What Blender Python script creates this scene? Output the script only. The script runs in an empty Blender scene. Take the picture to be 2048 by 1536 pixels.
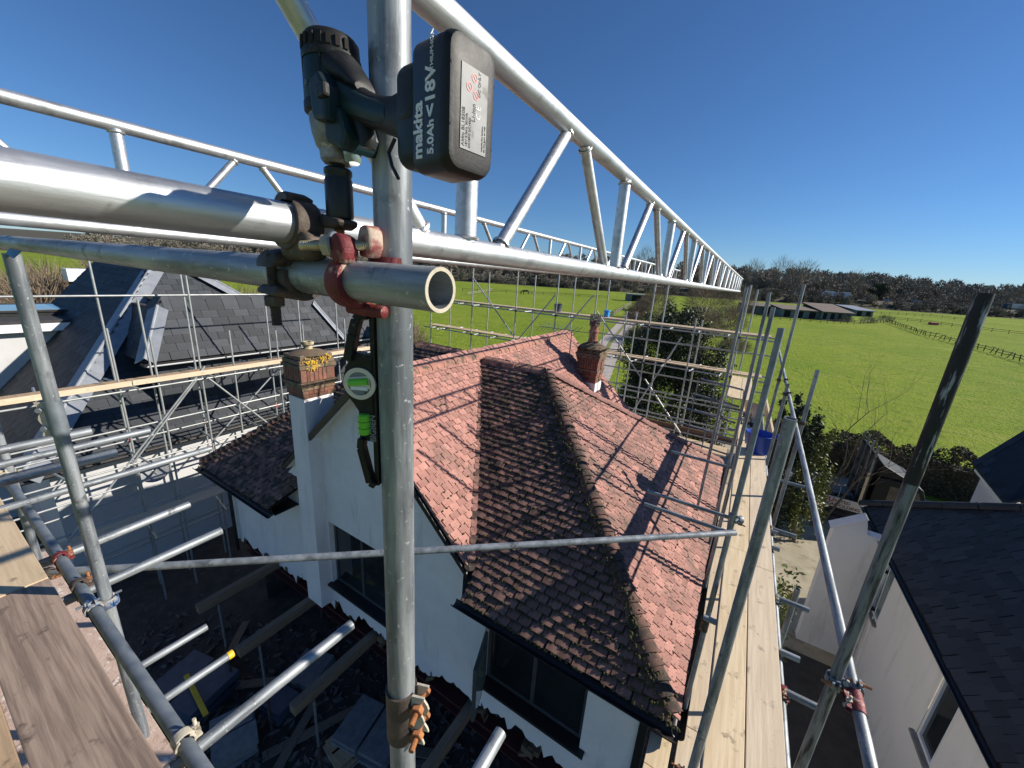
import bpy, bmesh, math, random
import numpy as np
from mathutils import Vector, Matrix
random.seed(7); rng = np.random.default_rng(7)
R_ = math.radians
SC = bpy.context.scene
COL = SC.collection

# ------------------------------------------------------------------ camera
# measured from the photograph's three vanishing points; all lengths below are metres with the lens at (0,0,0);
# every top-level object is lifted by H so that the ground lies near z = 0
H = 9.3
G = -9.3                       # ground level as seen from the lens
FP, CX, CY = 770.0, 1024.0, 768.0
A_ = np.array([[0.85131196, 0.52066387, 0.06463032],
               [0.19549436, -0.20047849, -0.95999496],
               [-0.48687771, 0.82989006, -0.27245659]])   # world -> (right, down, forward)
def ray(x, y): return A_.T @ np.array([(x-CX)/FP, (y-CY)/FP, 1.0])
def atz(x, y, z): r = ray(x, y); return r*(z/r[2])
def atx(x, y, X): r = ray(x, y); return r*(X/r[0])
def aty(x, y, Y): r = ray(x, y); return r*(Y/r[1])
def proj(p):
    c = A_ @ np.array(p, float); return CX+FP*c[0]/c[2], CY+FP*c[1]/c[2], c[2]
cam = bpy.data.cameras.new('camera'); cam.sensor_width = 36; cam.lens = 36*FP/2048
cam.clip_start = 0.03; cam.clip_end = 6000
co = bpy.data.objects.new('camera', cam); COL.objects.link(co); SC.camera = co
rt, up, fw = A_[0], -A_[1], A_[2]
co.matrix_world = Matrix(((rt[0], up[0], -fw[0], 0), (rt[1], up[1], -fw[1], 0), (rt[2], up[2], -fw[2], H), (0, 0, 0, 1)))

# ------------------------------------------------------------------ light
SUN_AZ, SUN_EL = 57.0, 28.0    # azimuth from +Y towards +X
wd = bpy.data.worlds.new('World'); SC.world = wd; wd.use_nodes = True
nt = wd.node_tree; nt.nodes.clear()
sky = nt.nodes.new('ShaderNodeTexSky'); sky.sky_type = 'NISHITA'; sky.sun_disc = False
sky.sun_elevation = R_(SUN_EL); sky.sun_rotation = R_(SUN_AZ)
sky.altitude = 50; sky.air_density = 1.0; sky.dust_density = 0.0; sky.ozone_density = 10.0
bg = nt.nodes.new('ShaderNodeBackground'); bg.inputs['Strength'].default_value = 0.076
wo = nt.nodes.new('ShaderNodeOutputWorld')
nt.links.new(sky.outputs[0], bg.inputs[0]); nt.links.new(bg.outputs[0], wo.inputs[0])
sl = bpy.data.lights.new('sun', 'SUN'); sl.energy = 5.0; sl.angle = R_(0.53); sl.color = (1.0, 0.93, 0.82)
so = bpy.data.objects.new('sun', sl); COL.objects.link(so)
sd = Vector((math.sin(R_(SUN_AZ))*math.cos(R_(SUN_EL)), math.cos(R_(SUN_AZ))*math.cos(R_(SUN_EL)), math.sin(R_(SUN_EL))))
so.rotation_euler = sd.to_track_quat('Z', 'Y').to_euler(); so.location = (30, 20, 60)
SC.view_settings.view_transform = 'Standard'; SC.view_settings.look = 'None'
SC.view_settings.exposure = 0.48; SC.view_settings.gamma = 1.0; SC.view_settings.use_curve_mapping = False

# ------------------------------------------------------------------ materials
def mat(name, c1, c2=None, scale=6.0, detail=6, rough=.7, metal=0.0, bump=0.0, bscale=60, stretch=(1, 1, 1), lo=.35, hi=.65,
        c3=None, scale3=3.0, lo3=.5, hi3=.6, rough2=None, tint=0.0, c4=None, scale4=30, lo4=.6, hi4=.68, spec=.5, bdist=.01, trans=0.0, stretch3=(1, 1, 1)):
    m = bpy.data.materials.new(name); m.use_nodes = True
    n = m.node_tree.nodes; l = m.node_tree.links; b = n['Principled BSDF']
    tc = n.new('ShaderNodeTexCoord')
    def noise(sc, det, st=(1, 1, 1)):
        mp = n.new('ShaderNodeMapping'); mp.inputs['Scale'].default_value = st; l.new(tc.outputs['Object'], mp.inputs[0])
        t = n.new('ShaderNodeTexNoise'); t.inputs['Scale'].default_value = sc; t.inputs['Detail'].default_value = det
        t.inputs['Roughness'].default_value = .62; l.new(mp.outputs[0], t.inputs['Vector']); return t.outputs['Fac']
    def rng_(f, a, z):
        r = n.new('ShaderNodeMapRange'); r.inputs[1].default_value = a; r.inputs[2].default_value = z; l.new(f, r.inputs[0]); return r.outputs[0]
    def mix(f, a, c):
        x = n.new('ShaderNodeMix'); x.data_type = 'RGBA'
        l.new(f, x.inputs[0])
        if isinstance(a, tuple): x.inputs[6].default_value = (*a, 1)
        else: l.new(a, x.inputs[6])
        if isinstance(c, tuple): x.inputs[7].default_value = (*c, 1)
        else: l.new(c, x.inputs[7])
        return x.outputs[2]
    c2 = c2 or c1
    f1 = rng_(noise(scale, detail, stretch), lo, hi); col = mix(f1, c1, c2)
    if tint:
        at = n.new('ShaderNodeAttribute'); at.attribute_name = 'tint'
        mm = n.new('ShaderNodeMath'); mm.operation = 'MULTIPLY_ADD'; mm.inputs[1].default_value = tint; mm.inputs[2].default_value = 1-tint*.5
        l.new(at.outputs['Fac'], mm.inputs[0])
        mx = n.new('ShaderNodeMix'); mx.data_type = 'RGBA'; mx.blend_type = 'MULTIPLY'; mx.inputs[0].default_value = 1
        l.new(col, mx.inputs[6]); l.new(mm.outputs[0], mx.inputs[7]); col = mx.outputs[2]
    if c3: col = mix(rng_(noise(scale3, 8, stretch3), lo3, hi3), col, c3)
    if c4: col = mix(rng_(noise(scale4, 4), lo4, hi4), col, c4)
    l.new(col, b.inputs['Base Color'])
    b.inputs['Metallic'].default_value = metal; b.inputs['Specular IOR Level'].default_value = spec
    if rough2 is not None:
        r = n.new('ShaderNodeMapRange'); r.inputs[3].default_value = rough; r.inputs[4].default_value = rough2; l.new(noise(scale*2.3, 5, stretch), r.inputs[0]); l.new(r.outputs[0], b.inputs['Roughness'])
    else: b.inputs['Roughness'].default_value = rough
    if bump:
        bp = n.new('ShaderNodeBump'); bp.inputs['Strength'].default_value = bump; bp.inputs['Distance'].default_value = bdist
        l.new(noise(bscale, 6, stretch), bp.inputs['Height']); l.new(bp.outputs[0], b.inputs['Normal'])
    if trans: b.inputs['Transmission Weight'].default_value = trans
    return m

def wood(name, c1, c2, axis, dark=(.12, .08, .05), knots=.5, grain=20, pale=None):
    st = (grain, 1.1, grain) if axis == 'y' else (1.1, grain, grain)
    m = mat(name, c1, c2, scale=1.6, detail=8, rough=.78, bump=.45, bscale=3.0, stretch=st, lo=.40, hi=.60,
            c3=dark, scale3=1.5, lo3=.66, hi3=.80, c4=tuple(v*knots for v in c2), scale4=9, lo4=.62, hi4=.72, bdist=.004,
            stretch3=(st[0]*.8, st[1]*.8, st[2]*.8))
    return m

M = {}
M['galv'] = mat('galvanised_steel', (.13, .145, .16), (.36, .385, .40), scale=13, detail=10, stretch=(2.0, 2.0, .22), rough=.38, rough2=.66, metal=.42, bump=.2, bscale=90, lo=.40, hi=.62, c3=(.10, .105, .11), scale3=16, lo3=.58, hi3=.72, bdist=.002, c4=(.50, .52, .52), scale4=90, lo4=.62, hi4=.70)
M['galv_plain'] = mat('galvanised_steel_plain', (.13, .145, .16), (.36, .385, .40), scale=13, detail=10, stretch=(1, 1, 1), rough=.38, rough2=.66, metal=.42, bump=.2, bscale=90, lo=.3, hi=.6, c3=(.10, .105, .11), scale3=16, lo3=.58, hi3=.72, bdist=.002, c4=(.50, .52, .52), scale4=90, lo4=.62, hi4=.70)
M['joint_moss'] = mat('dry_dark_moss', (.022, .018, .012), (.045, .038, .024), scale=20, rough=1)
M['galv_x'] = mat('galvanised_steel_lengthways', (.13, .145, .16), (.36, .385, .40), scale=13, detail=10, stretch=(.22, 2.0, 2.0), rough=.38, rough2=.66, metal=.42, bump=.2, bscale=90, lo=.40, hi=.62, c3=(.10, .105, .11), scale3=16, lo3=.58, hi3=.72, bdist=.002, c4=(.50, .52, .52), scale4=90, lo4=.62, hi4=.70)
M['galv_y'] = mat('galvanised_steel_crossways', (.13, .145, .16), (.36, .385, .40), scale=13, detail=10, stretch=(2.0, .22, 2.0), rough=.38, rough2=.66, metal=.42, bump=.2, bscale=90, lo=.40, hi=.62, c3=(.10, .105, .11), scale3=16, lo3=.58, hi3=.72, bdist=.002, c4=(.50, .52, .52), scale4=90, lo4=.62, hi4=.70)
M['galv_dark'] = mat('weathered_steel', (.16, .19, .22), (.26, .29, .31), scale=12, rough=.42, rough2=.7, metal=.55, bump=.2, bscale=80, c4=(.55, .56, .54), scale4=6, lo4=.68, hi4=.72, bdist=.002)
M['galv_far'] = mat('scaffold_grey_steel', (.34, .36, .36), (.48, .49, .48), scale=5, rough=.5, metal=.55)
M['black_tube'] = mat('black_painted_steel', (.008, .009, .011), (.018, .019, .021), scale=8, rough=.4, rough2=.7, metal=.3, c3=(.30, .32, .33), scale3=14, lo3=.57, hi3=.63, stretch3=(3.5, 3.5, .35))
M['black_worn'] = mat('worn_black_steel', (.008, .009, .011), (.018, .019, .021), scale=8, rough=.4, rough2=.7, metal=.3, c3=(.20, .215, .22), scale3=14, lo3=.38, hi3=.56, stretch3=(3.5, 3.5, .35))
M['alu'] = mat('brushed_aluminium', (.50, .52, .55), (.66, .675, .70), scale=9, stretch=(6, .8, 6), rough=.40, rough2=.58, metal=.9, bump=.2, bscale=26, bdist=.002, c3=(.36, .37, .39), scale3=18, lo3=.54, hi3=.70)
M['weld'] = mat('weld_bead', (.55, .55, .55), (.75, .75, .74), scale=60, rough=.4, metal=.9, bump=.5, bscale=160, bdist=.003)
M['rust_clamp'] = mat('dirty_forged_steel', (.055, .045, .042), (.125, .095, .075), scale=26, rough=.5, rough2=.8, metal=.4, bump=.6, bscale=120, c3=(.26, .20, .15), scale3=30, lo3=.60, hi3=.70, bdist=.002)
M['red_clamp'] = mat('red_painted_clamp', (.11, .012, .016), (.21, .028, .032), scale=30, rough=.42, rough2=.75, metal=.1, bump=.8, bscale=130, c3=(.42, .32, .25), scale3=34, lo3=.56, hi3=.62, bdist=.003)
M['bright_red'] = mat('bright_red_paint', (.5, .03, .03), (.38, .03, .04), scale=20, rough=.45)
M['beige_clamp'] = mat('dusty_beige_clamp', (.42, .37, .28), (.55, .5, .4), scale=25, rough=.75, metal=.15, bump=.5, bscale=110, c3=(.15, .12, .09), scale3=20, lo3=.56, hi3=.66, bdist=.003)
M['blue_clamp'] = mat('worn_blue_clamp', (.02, .06, .17), (.04, .10, .24), scale=20, rough=.5, c3=(.34, .33, .30), scale3=26, lo3=.44, hi3=.54)
M['brass'] = mat('zinc_plated_bolt', (.50, .42, .26), (.62, .55, .38), scale=40, rough=.38, metal=.8, bump=.3, bscale=200, bdist=.002)
M['rust'] = mat('orange_rust', (.26, .09, .03), (.42, .17, .06), scale=40, rough=.85, bump=.6, bscale=140, c3=(.12, .05, .03), scale3=30, lo3=.55, hi3=.68, bdist=.003)
M['black_plastic'] = mat('black_moulded_plastic', (.007, .0075, .008), (.014, .014, .014), scale=30, rough=.45, rough2=.62, bump=.3, bscale=300, c3=(.05, .05, .05), scale3=60, lo3=.62, hi3=.74, bdist=.0006, spec=.35)
M['teal_plastic'] = mat('teal_plastic', (.004, .022, .027), (.006, .030, .036), scale=20, rough=.5, c3=(.02, .02, .02), scale3=26, lo3=.5, hi3=.62, spec=.35)
M['navy_plastic'] = mat('navy_battery_plastic', (.008, .018, .03), (.012, .024, .04), scale=20, rough=.45)
M['gear_metal'] = mat('scuffed_gearcase', (.10, .10, .10), (.32, .31, .29), scale=50, rough=.5, metal=.5, bump=.4, bscale=160, c3=(.5, .48, .44), scale3=45, lo3=.58, hi3=.64, bdist=.002)
M['socket_metal'] = mat('blackened_socket_steel', (.02, .024, .026), (.045, .05, .052), scale=25, rough=.38, rough2=.55, metal=.6, c3=(.2, .2, .19), scale3=40, lo3=.68, hi3=.74)
M['print_white'] = mat('white_print', (.75, .76, .77), rough=.6)
M['sticker'] = mat('worn_silver_sticker', (.16, .165, .17), (.24, .245, .25), scale=50, rough=.55, c3=(.05, .045, .04), scale3=60, lo3=.58, hi3=.66)
M['level_black'] = mat('black_cast_level', (.010, .0105, .011), (.022, .022, .022), scale=30, rough=.36, rough2=.55, metal=.3, bump=.3, bscale=150, c3=(.12, .115, .105), scale3=50, lo3=.62, hi3=.72, bdist=.002, spec=.35)
M['ivory'] = mat('ivory_plastic', (.72, .66, .55), (.62, .55, .44), scale=25, rough=.45)
M['vial'] = mat('green_vial', (.18, .75, .05), (.25, .85, .08), scale=10, rough=.12, trans=.35)
M['board_y'] = wood('pale_scaffold_board', (.72, .57, .37), (.60, .46, .28), 'y', dark=(.30, .22, .13))
M['board_y2'] = wood('worn_scaffold_board', (.58, .46, .32), (.67, .55, .39), 'y', dark=(.22, .16, .10))
M['board_x'] = wood('sunny_scaffold_board', (.60, .46, .30), (.50, .38, .24), 'x', dark=(.25, .18, .11))
M['board_brown'] = wood('weathered_brown_board', (.34, .25, .19), (.19, .135, .10), 'x', dark=(.06, .042, .03), grain=24)
M['board_tan'] = wood('tan_board', (.46, .32, .19), (.36, .25, .15), 'x', dark=(.3, .2, .1))
M['dusty_board'] = mat('mortar_dusted_board', (.46, .33, .26), (.58, .44, .36), scale=7, rough=.9, bump=.5, bscale=40, c3=(.24, .15, .11), scale3=14, lo3=.54, hi3=.66, c4=(.72, .66, .6), scale4=22, lo4=.60, hi4=.66)
M['dark_timber'] = wood('dark_timber', (.15, .11, .075), (.22, .16, .11), 'y')
M['toe_timber'] = wood('brown_toe_board', (.20, .12, .08), (.13, .08, .055), 'x')
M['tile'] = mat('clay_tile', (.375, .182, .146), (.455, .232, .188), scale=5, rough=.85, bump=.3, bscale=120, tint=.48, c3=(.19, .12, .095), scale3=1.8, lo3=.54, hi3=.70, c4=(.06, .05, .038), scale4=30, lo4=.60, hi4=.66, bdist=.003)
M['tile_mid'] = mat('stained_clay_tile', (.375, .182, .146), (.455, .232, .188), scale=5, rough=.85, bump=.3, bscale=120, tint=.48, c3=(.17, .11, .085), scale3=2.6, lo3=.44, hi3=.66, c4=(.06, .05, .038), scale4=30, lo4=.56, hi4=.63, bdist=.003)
M['tile_algae_dim'] = mat('algae_and_shade_tile', (.19, .105, .082), (.285, .145, .112), scale=6, rough=.95, bump=.4, bscale=110, tint=.65, c3=(.055, .042, .032), scale3=5.5, lo3=.42, hi3=.58, c4=(.30, .28, .23), scale4=40, lo4=.665, hi4=.70, bdist=.004)  # algae stains; base tone also darkened to paint in the slopes' grazing light
M['ridge_tile'] = mat('ridge_clay', (.34, .16, .12), (.42, .2, .15), scale=8, rough=.9, bump=.4, bscale=90, c3=(.10, .08, .055), scale3=6, lo3=.48, hi3=.62, c4=(.45, .30, .05), scale4=16, lo4=.68, hi4=.72)
M['worn_red'] = mat('worn_red_and_cream_paint', (.26, .06, .055), (.46, .35, .27), scale=45, rough=.6, bump=.5, bscale=130, lo=.42, hi=.58, bdist=.003)
M['moss'] = mat('moss', (.035, .038, .012), (.075, .07, .024), scale=30, rough=1, bump=.6, bscale=200)
M['lichen'] = mat('yellow_lichen', (.62, .38, .03), (.5, .33, .06), scale=40, rough=1)
M['underlay'] = mat('dark_underlay', (.02, .017, .015), rough=.95)
M['render_wall'] = mat('white_roughcast', (.73, .70, .705), (.79, .76, .76), scale=2.5, rough=.92, bump=.7, bscale=45, c3=(.50, .48, .46), scale3=1.6, lo3=.56, hi3=.80, bdist=.008, stretch3=(2.2, 2.2, .45), c4=(.58, .56, .56), scale4=60, lo4=.62, hi4=.70)
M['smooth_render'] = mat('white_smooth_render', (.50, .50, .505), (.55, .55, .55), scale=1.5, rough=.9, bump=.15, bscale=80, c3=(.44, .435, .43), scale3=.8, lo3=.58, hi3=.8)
M['cream_render'] = mat('cream_smooth_render', (.82, .78, .72), (.86, .82, .76), scale=1.5, rough=.9, bump=.2, bscale=70, c3=(.60, .56, .50), scale3=1.3, lo3=.56, hi3=.80, stretch3=(2.2, 2.2, .4))
M['slate'] = mat('grey_slate', (.036, .041, .048), (.052, .057, .065), scale=3, rough=.62, rough2=.8, tint=.6, bump=.25, bscale=40, bdist=.003, spec=.35)
M['slate_dark'] = mat('dark_slate', (.020, .022, .026), (.036, .039, .045), scale=2, rough=.5, rough2=.8, tint=.8, bump=.4, bscale=40, bdist=.004, c3=(.055, .055, .05), scale3=1.4, lo3=.60, hi3=.78, c4=(.16, .16, .15), scale4=26, lo4=.70, hi4=.73)
M['lead'] = mat('grey_lead_flashing', (.26, .28, .31), (.34, .36, .39), scale=4, rough=.45, rough2=.65, metal=.3, bump=.2, bscale=12)
M['black_gutter'] = mat('black_gutter_plastic', (.012, .012, .013), (.02, .02, .021), scale=9, rough=.35, rough2=.55)
M['white_trim'] = mat('white_upvc', (.78, .79, .8), (.74, .75, .76), scale=4, rough=.4)
M['grey_trim'] = mat('dark_grey_window_frame', (.05, .055, .06), (.07, .075, .08), scale=4, rough=.45)
M['glass'] = mat('dark_window_glass', (.012, .015, .018), (.02, .024, .026), scale=2, rough=.06, spec=.7)
M['sky_glass'] = mat('rooflight_glass', (.16, .22, .22), (.2, .26, .26), scale=2, rough=.04, spec=1.0)
M['felt'] = mat('dark_roof_felt', (.03, .03, .032), (.05, .05, .052), scale=5, rough=.9, bump=.3, bscale=60)
M['brick'] = mat('red_brick', (.15, .07, .05), (.25, .105, .07), scale=9, rough=.9, bump=.5, bscale=60, tint=.7, c3=(.10, .08, .06), scale3=7, lo3=.52, hi3=.68)
M['brick_dirty'] = mat('lichen_brick', (.17, .115, .075), (.24, .16, .10), scale=9, rough=.95, bump=.6, bscale=60, tint=.5, c3=(.09, .085, .05), scale3=9, lo3=.5, hi3=.62)
M['mortar'] = mat('grey_mortar', (.36, .33, .28), (.28, .26, .22), scale=20, rough=.95, bump=.5, bscale=80)
M['pot'] = mat('terracotta_pot', (.33, .13, .08), (.24, .10, .07), scale=9, rough=.85, bump=.3, bscale=40)
M['pot_cream'] = mat('buff_pot', (.50, .42, .26), (.40, .33, .2), scale=9, rough=.85, c3=(.12, .10, .06), scale3=9, lo3=.5, hi3=.62)
M['wire'] = mat('dark_wire_mesh', (.07, .07, .07), (.16, .15, .14), scale=40, rough=.5, metal=.4)
M['blue_tub'] = mat('blue_rubber_tub', (.008, .045, .32), (.012, .065, .40), scale=8, rough=.4, c3=(.25, .28, .4), scale3=12, lo3=.68, hi3=.74)
M['blue_bag'] = mat('bright_blue_plastic', (.02, .22, .62), (.03, .28, .7), scale=9, rough=.4)
M['blue_tape'] = mat('blue_tape', (.03, .2, .6), rough=.5)
M['yellow'] = mat('yellow_cap', (.75, .5, .02), (.6, .4, .03), scale=12, rough=.5)
M['orange_mark'] = mat('orange_paint_mark', (.8, .12, .02), rough=.6)
M['grass'] = mat('pasture_grass', (.235, .295, .032), (.165, .245, .022), scale=.045, detail=12, rough=1.0, bump=1.0, bscale=3.2, lo=.36, hi=.64, c3=(.28, .30, .06), scale3=.16, lo3=.50, hi3=.74, c4=(.12, .185, .017), scale4=.9, lo4=.52, hi4=.70, spec=.1, bdist=.25, stretch3=(1, 3, 1))
M['bank'] = mat('scrubby_bank', (.055, .05, .03), (.09, .075, .045), scale=.3, rough=1)
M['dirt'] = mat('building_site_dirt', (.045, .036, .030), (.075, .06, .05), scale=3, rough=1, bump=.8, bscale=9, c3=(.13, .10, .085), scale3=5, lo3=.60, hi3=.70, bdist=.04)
M['rubble'] = mat('site_rubble', (.09, .07, .06), (.17, .135, .115), scale=2, rough=1)
M['concrete'] = mat('stained_concrete', (.33, .29, .20), (.42, .37, .27), scale=1.2, rough=.95, bump=.3, bscale=30, c3=(.20, .17, .11), scale3=1.6, lo3=.52, hi3=.68, c4=(.46, .44, .38), scale4=5, lo4=.6, hi4=.7)
M['tarmac'] = mat('dark_tarmac', (.04, .038, .035), (.06, .056, .05), scale=3, rough=.95, bump=.4, bscale=50)
M['gravel'] = mat('pale_gravel_track', (.34, .30, .27), (.45, .41, .37), scale=1.4, rough=1, bump=.6, bscale=14, c3=(.24, .21, .18), scale3=2.5, lo3=.52, hi3=.68)
M['verge'] = mat('track_verge_grass', (.13, .17, .03), (.2, .2, .06), scale=1.2, rough=1)
M['bark'] = mat('grey_brown_bark', (.11, .085, .065), (.19, .155, .12), scale=8, rough=.95, bump=.5, bscale=30)
M['twig'] = mat('bare_twigs', (.16, .115, .08), (.25, .19, .14), scale=2, rough=1)
M['twig_far'] = mat('distant_bare_twigs', (.15, .137, .108), (.25, .225, .178), scale=.06, rough=1, lo=.4, hi=.6)
M['ever_far'] = mat('distant_evergreen', (.045, .056, .032), (.08, .088, .05), scale=.1, rough=1)
M['ivy'] = mat('ivy_leaf', (.018, .032, .010), (.045, .062, .018), scale=5, rough=.55, tint=.9)
M['laurel'] = mat('yellow_green_leaf', (.10, .13, .015), (.16, .17, .03), scale=5, rough=.5, tint=.6)
M['hedge'] = mat('brown_green_hedge', (.055, .055, .025), (.11, .085, .05), scale=3, rough=.9, tint=.8)
M['fence'] = mat('dark_fence_timber', (.045, .038, .032), (.075, .062, .05), scale=6, rough=.95)
M['fence_pale'] = mat('pale_fence_timber', (.26, .23, .19), (.34, .3, .25), scale=6, rough=.95)
M['horse'] = mat('dark_bay_coat', (.012, .010, .010), (.025, .02, .018), scale=6, rough=.7)
M['shed_wall'] = mat('blue_grey_shed_board', (.13, .16, .18), (.17, .2, .215), scale=.7, rough=.9, stretch=(6, 6, .4))
M['shed_roof'] = mat('rusty_brown_sheet', (.13, .10, .08), (.2, .16, .13), scale=.5, rough=.9, stretch=(1, 6, 1))
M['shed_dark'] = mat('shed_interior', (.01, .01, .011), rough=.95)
M['truck_white'] = mat('lorry_white', (.6, .61, .62), (.52, .53, .55), scale=.5, rough=.35)
M['car_grey'] = mat('car_silver', (.3, .31, .33), (.34, .35, .37), scale=1, rough=.25, metal=.5)
M['car_dark'] = mat('car_dark', (.03, .035, .045), (.04, .045, .055), scale=1, rough=.25)
M['tyre'] = mat('rubber', (.012, .012, .012), (.02, .02, .02), scale=9, rough=.8)
M['truck_black'] = mat('black_paint', (.006, .006, .007), (.009, .009, .010), scale=3, rough=.5, spec=.3)
M['truck_panel'] = mat('matt_black_mesh_panel', (.012, .012, .013), (.022, .022, .022), scale=6, rough=.7)
M['sign_white'] = mat('sign_board_white', (.58, .52, .45), (.66, .6, .53), scale=3, rough=.5)
M['sign_red'] = mat('sign_red', (.42, .02, .03), rough=.5)
M['sign_brown'] = mat('sign_dark_red', (.16, .03, .03), rough=.5)
M['red_steel'] = mat('red_oxide_steel', (.055, .011, .011), (.08, .016, .014), scale=6, rough=.7)
M['block'] = mat('grey_concrete_block', (.17, .17, .17), (.24, .24, .235), scale=8, rough=.95, bump=.4, bscale=60)
M['polythene'] = mat('navy_sheet', (.055, .068, .10), (.08, .095, .13), scale=4, rough=.5)
M['pink_box'] = mat('faded_pink_trough', (.3, .06, .09), rough=.7)
M['dish'] = mat('grey_dish', (.2, .21, .22), (.26, .27, .28), scale=6, rough=.55)

# ------------------------------------------------------------------ mesh helpers: a shape is (verts, faces)
def nrm(v): v = np.array(v, float); return v/np.linalg.norm(v)
def perp(d):
    d = nrm(d); a = np.array([0, 0, 1.0]) if abs(d[2]) < .9 else np.array([1.0, 0, 0])
    u = nrm(np.cross(d, a)); return u, np.cross(d, u)
def join(*sh):
    V, F = [], []
    for v, f in sh:
        o = len(V); V += [tuple(p) for p in v]; F += [tuple(i+o for i in q) for q in f]
    return V, F
def cyl(p, q, r, seg=16, r2=None, caps=True):
    p, q = np.array(p, float), np.array(q, float); u, w = perp(q-p); r2 = r if r2 is None else r2
    V = []
    for c, rr in ((p, r), (q, r2)):
        for i in range(seg):
            a = 2*math.pi*i/seg; V.append(c+rr*(math.cos(a)*u+math.sin(a)*w))
    F = [(i, (i+1) % seg, seg+(i+1) % seg, seg+i) for i in range(seg)]
    if caps: F += [tuple(reversed(range(seg))), tuple(range(seg, 2*seg))]
    return V, F
def pipe(p, q, r=.02415, t=.0035, seg=24):
    """hollow tube with open ends"""
    p, q = np.array(p, float), np.array(q, float); u, w = perp(q-p); V = []
    for c, rr in ((p, r), (q, r), (q, r-t), (p, r-t)):
        for i in range(seg):
            a = 2*math.pi*i/seg; V.append(c+rr*(math.cos(a)*u+math.sin(a)*w))
    F = [(k*seg+i, k*seg+(i+1) % seg, ((k+1) % 4)*seg+(i+1) % seg, ((k+1) % 4)*seg+i) for k in range(4) for i in range(seg)]
    return V, F
def rev(p, d, prof, seg=20, caps=True):
    """revolve a profile [(along, radius)] round the axis p + d"""
    p, d = np.array(p, float), nrm(d); u, w = perp(d); V, F = [], []
    for s, r in prof:
        for i in range(seg):
            a = 2*math.pi*i/seg; V.append(p+d*s+r*(math.cos(a)*u+math.sin(a)*w))
    for k in range(len(prof)-1):
        F += [(k*seg+i, k*seg+(i+1) % seg, (k+1)*seg+(i+1) % seg, (k+1)*seg+i) for i in range(seg)]
    if caps: F += [tuple(reversed(range(seg))), tuple(range((len(prof)-1)*seg, len(prof)*seg))]
    return V, F
def sweep(pts, r, seg=8):
    pts = [np.array(p, float) for p in pts]; V, F = [], []
    u, w = perp(pts[1]-pts[0])
    for k, p in enumerate(pts):
        d = nrm(pts[min(k+1, len(pts)-1)]-pts[max(k-1, 0)])
        u = nrm(u-d*np.dot(u, d)); w = np.cross(d, u); rr = r[k] if isinstance(r, (list, tuple)) else r
        for i in range(seg):
            a = 2*math.pi*i/seg; V.append(p+rr*(math.cos(a)*u+math.sin(a)*w))
    for k in range(len(pts)-1):
        F += [(k*seg+i, k*seg+(i+1) % seg, (k+1)*seg+(i+1) % seg, (k+1)*seg+i) for i in range(seg)]
    F += [tuple(reversed(range(seg))), tuple(range((len(pts)-1)*seg, len(pts)*seg))]
    return V, F
def box(c, s, ax=None):
    """box centred at c, full size s, axes ax (rows)"""
    c = np.array(c, float); ax = np.eye(3) if ax is None else np.array([nrm(a) for a in ax]); V = []
    for i in (-.5, .5):
        for j in (-.5, .5):
            for k in (-.5, .5): V.append(c+ax[0]*s[0]*i+ax[1]*s[1]*j+ax[2]*s[2]*k)
    return V, [(0, 1, 3, 2), (4, 6, 7, 5), (0, 4, 5, 1), (2, 3, 7, 6), (0, 2, 6, 4), (1, 5, 7, 3)]
def box2(a, b): a, b = np.array(a, float), np.array(b, float); return box((a+b)/2, np.abs(b-a))
def beam(p, q, w, h, up_=(0, 0, 1)):
    p, q = np.array(p, float), np.array(q, float); d = nrm(q-p); s = nrm(np.cross(d, up_)); u = np.cross(s, d)
    return box((p+q)/2, (np.linalg.norm(q-p), w, h), (d, s, u))
def prism(pts, n, th):
    """extrude the planar outline pts by th along n"""
    n = nrm(n); a = [np.array(p, float) for p in pts]; k = len(a)
    V = a+[p+n*th for p in a]
    return V, [tuple(range(k)), tuple(reversed(range(k, 2*k)))]+[(i, i+k, (i+1) % k+k, (i+1) % k) for i in range(k)]
def quad(*p): return [np.array(x, float) for x in p], [tuple(range(len(p)))]
def band(c, axis, ri, ro, w, a0, a1, ref, seg=18):
    """part of a thick ring round an axis, from angle a0 to a1 counted from ref"""
    c = np.array(c, float); d = nrm(axis); u = np.array(ref, float); u = nrm(u-d*np.dot(u, d)); v = np.cross(d, u); V, F = [], []
    for i in range(seg+1):
        a = R_(a0+(a1-a0)*i/seg); e = math.cos(a)*u+math.sin(a)*v
        V += [c+e*ri-d*w/2, c+e*ro-d*w/2, c+e*ro+d*w/2, c+e*ri+d*w/2]
    for i in range(seg):
        for k in range(4): F.append((i*4+k, i*4+(k+1) % 4, i*4+4+(k+1) % 4, i*4+4+k))
    F += [(3, 2, 1, 0), (seg*4, seg*4+1, seg*4+2, seg*4+3)]
    return V, F
def hexnut(p, d, r, h): return rev(p, d, [(0, r*.93), (h*.12, r), (h*.88, r), (h, r*.93)], 6)
def thread(p, d, r, L, pitch=.0022):
    n = max(4, int(L/pitch)); prof = []
    for i in range(n): prof += [(i*L/n, r), ((i+.5)*L/n, r*.86)]
    prof.append((L, r*.9)); return rev(p, d, prof, 14)

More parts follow.
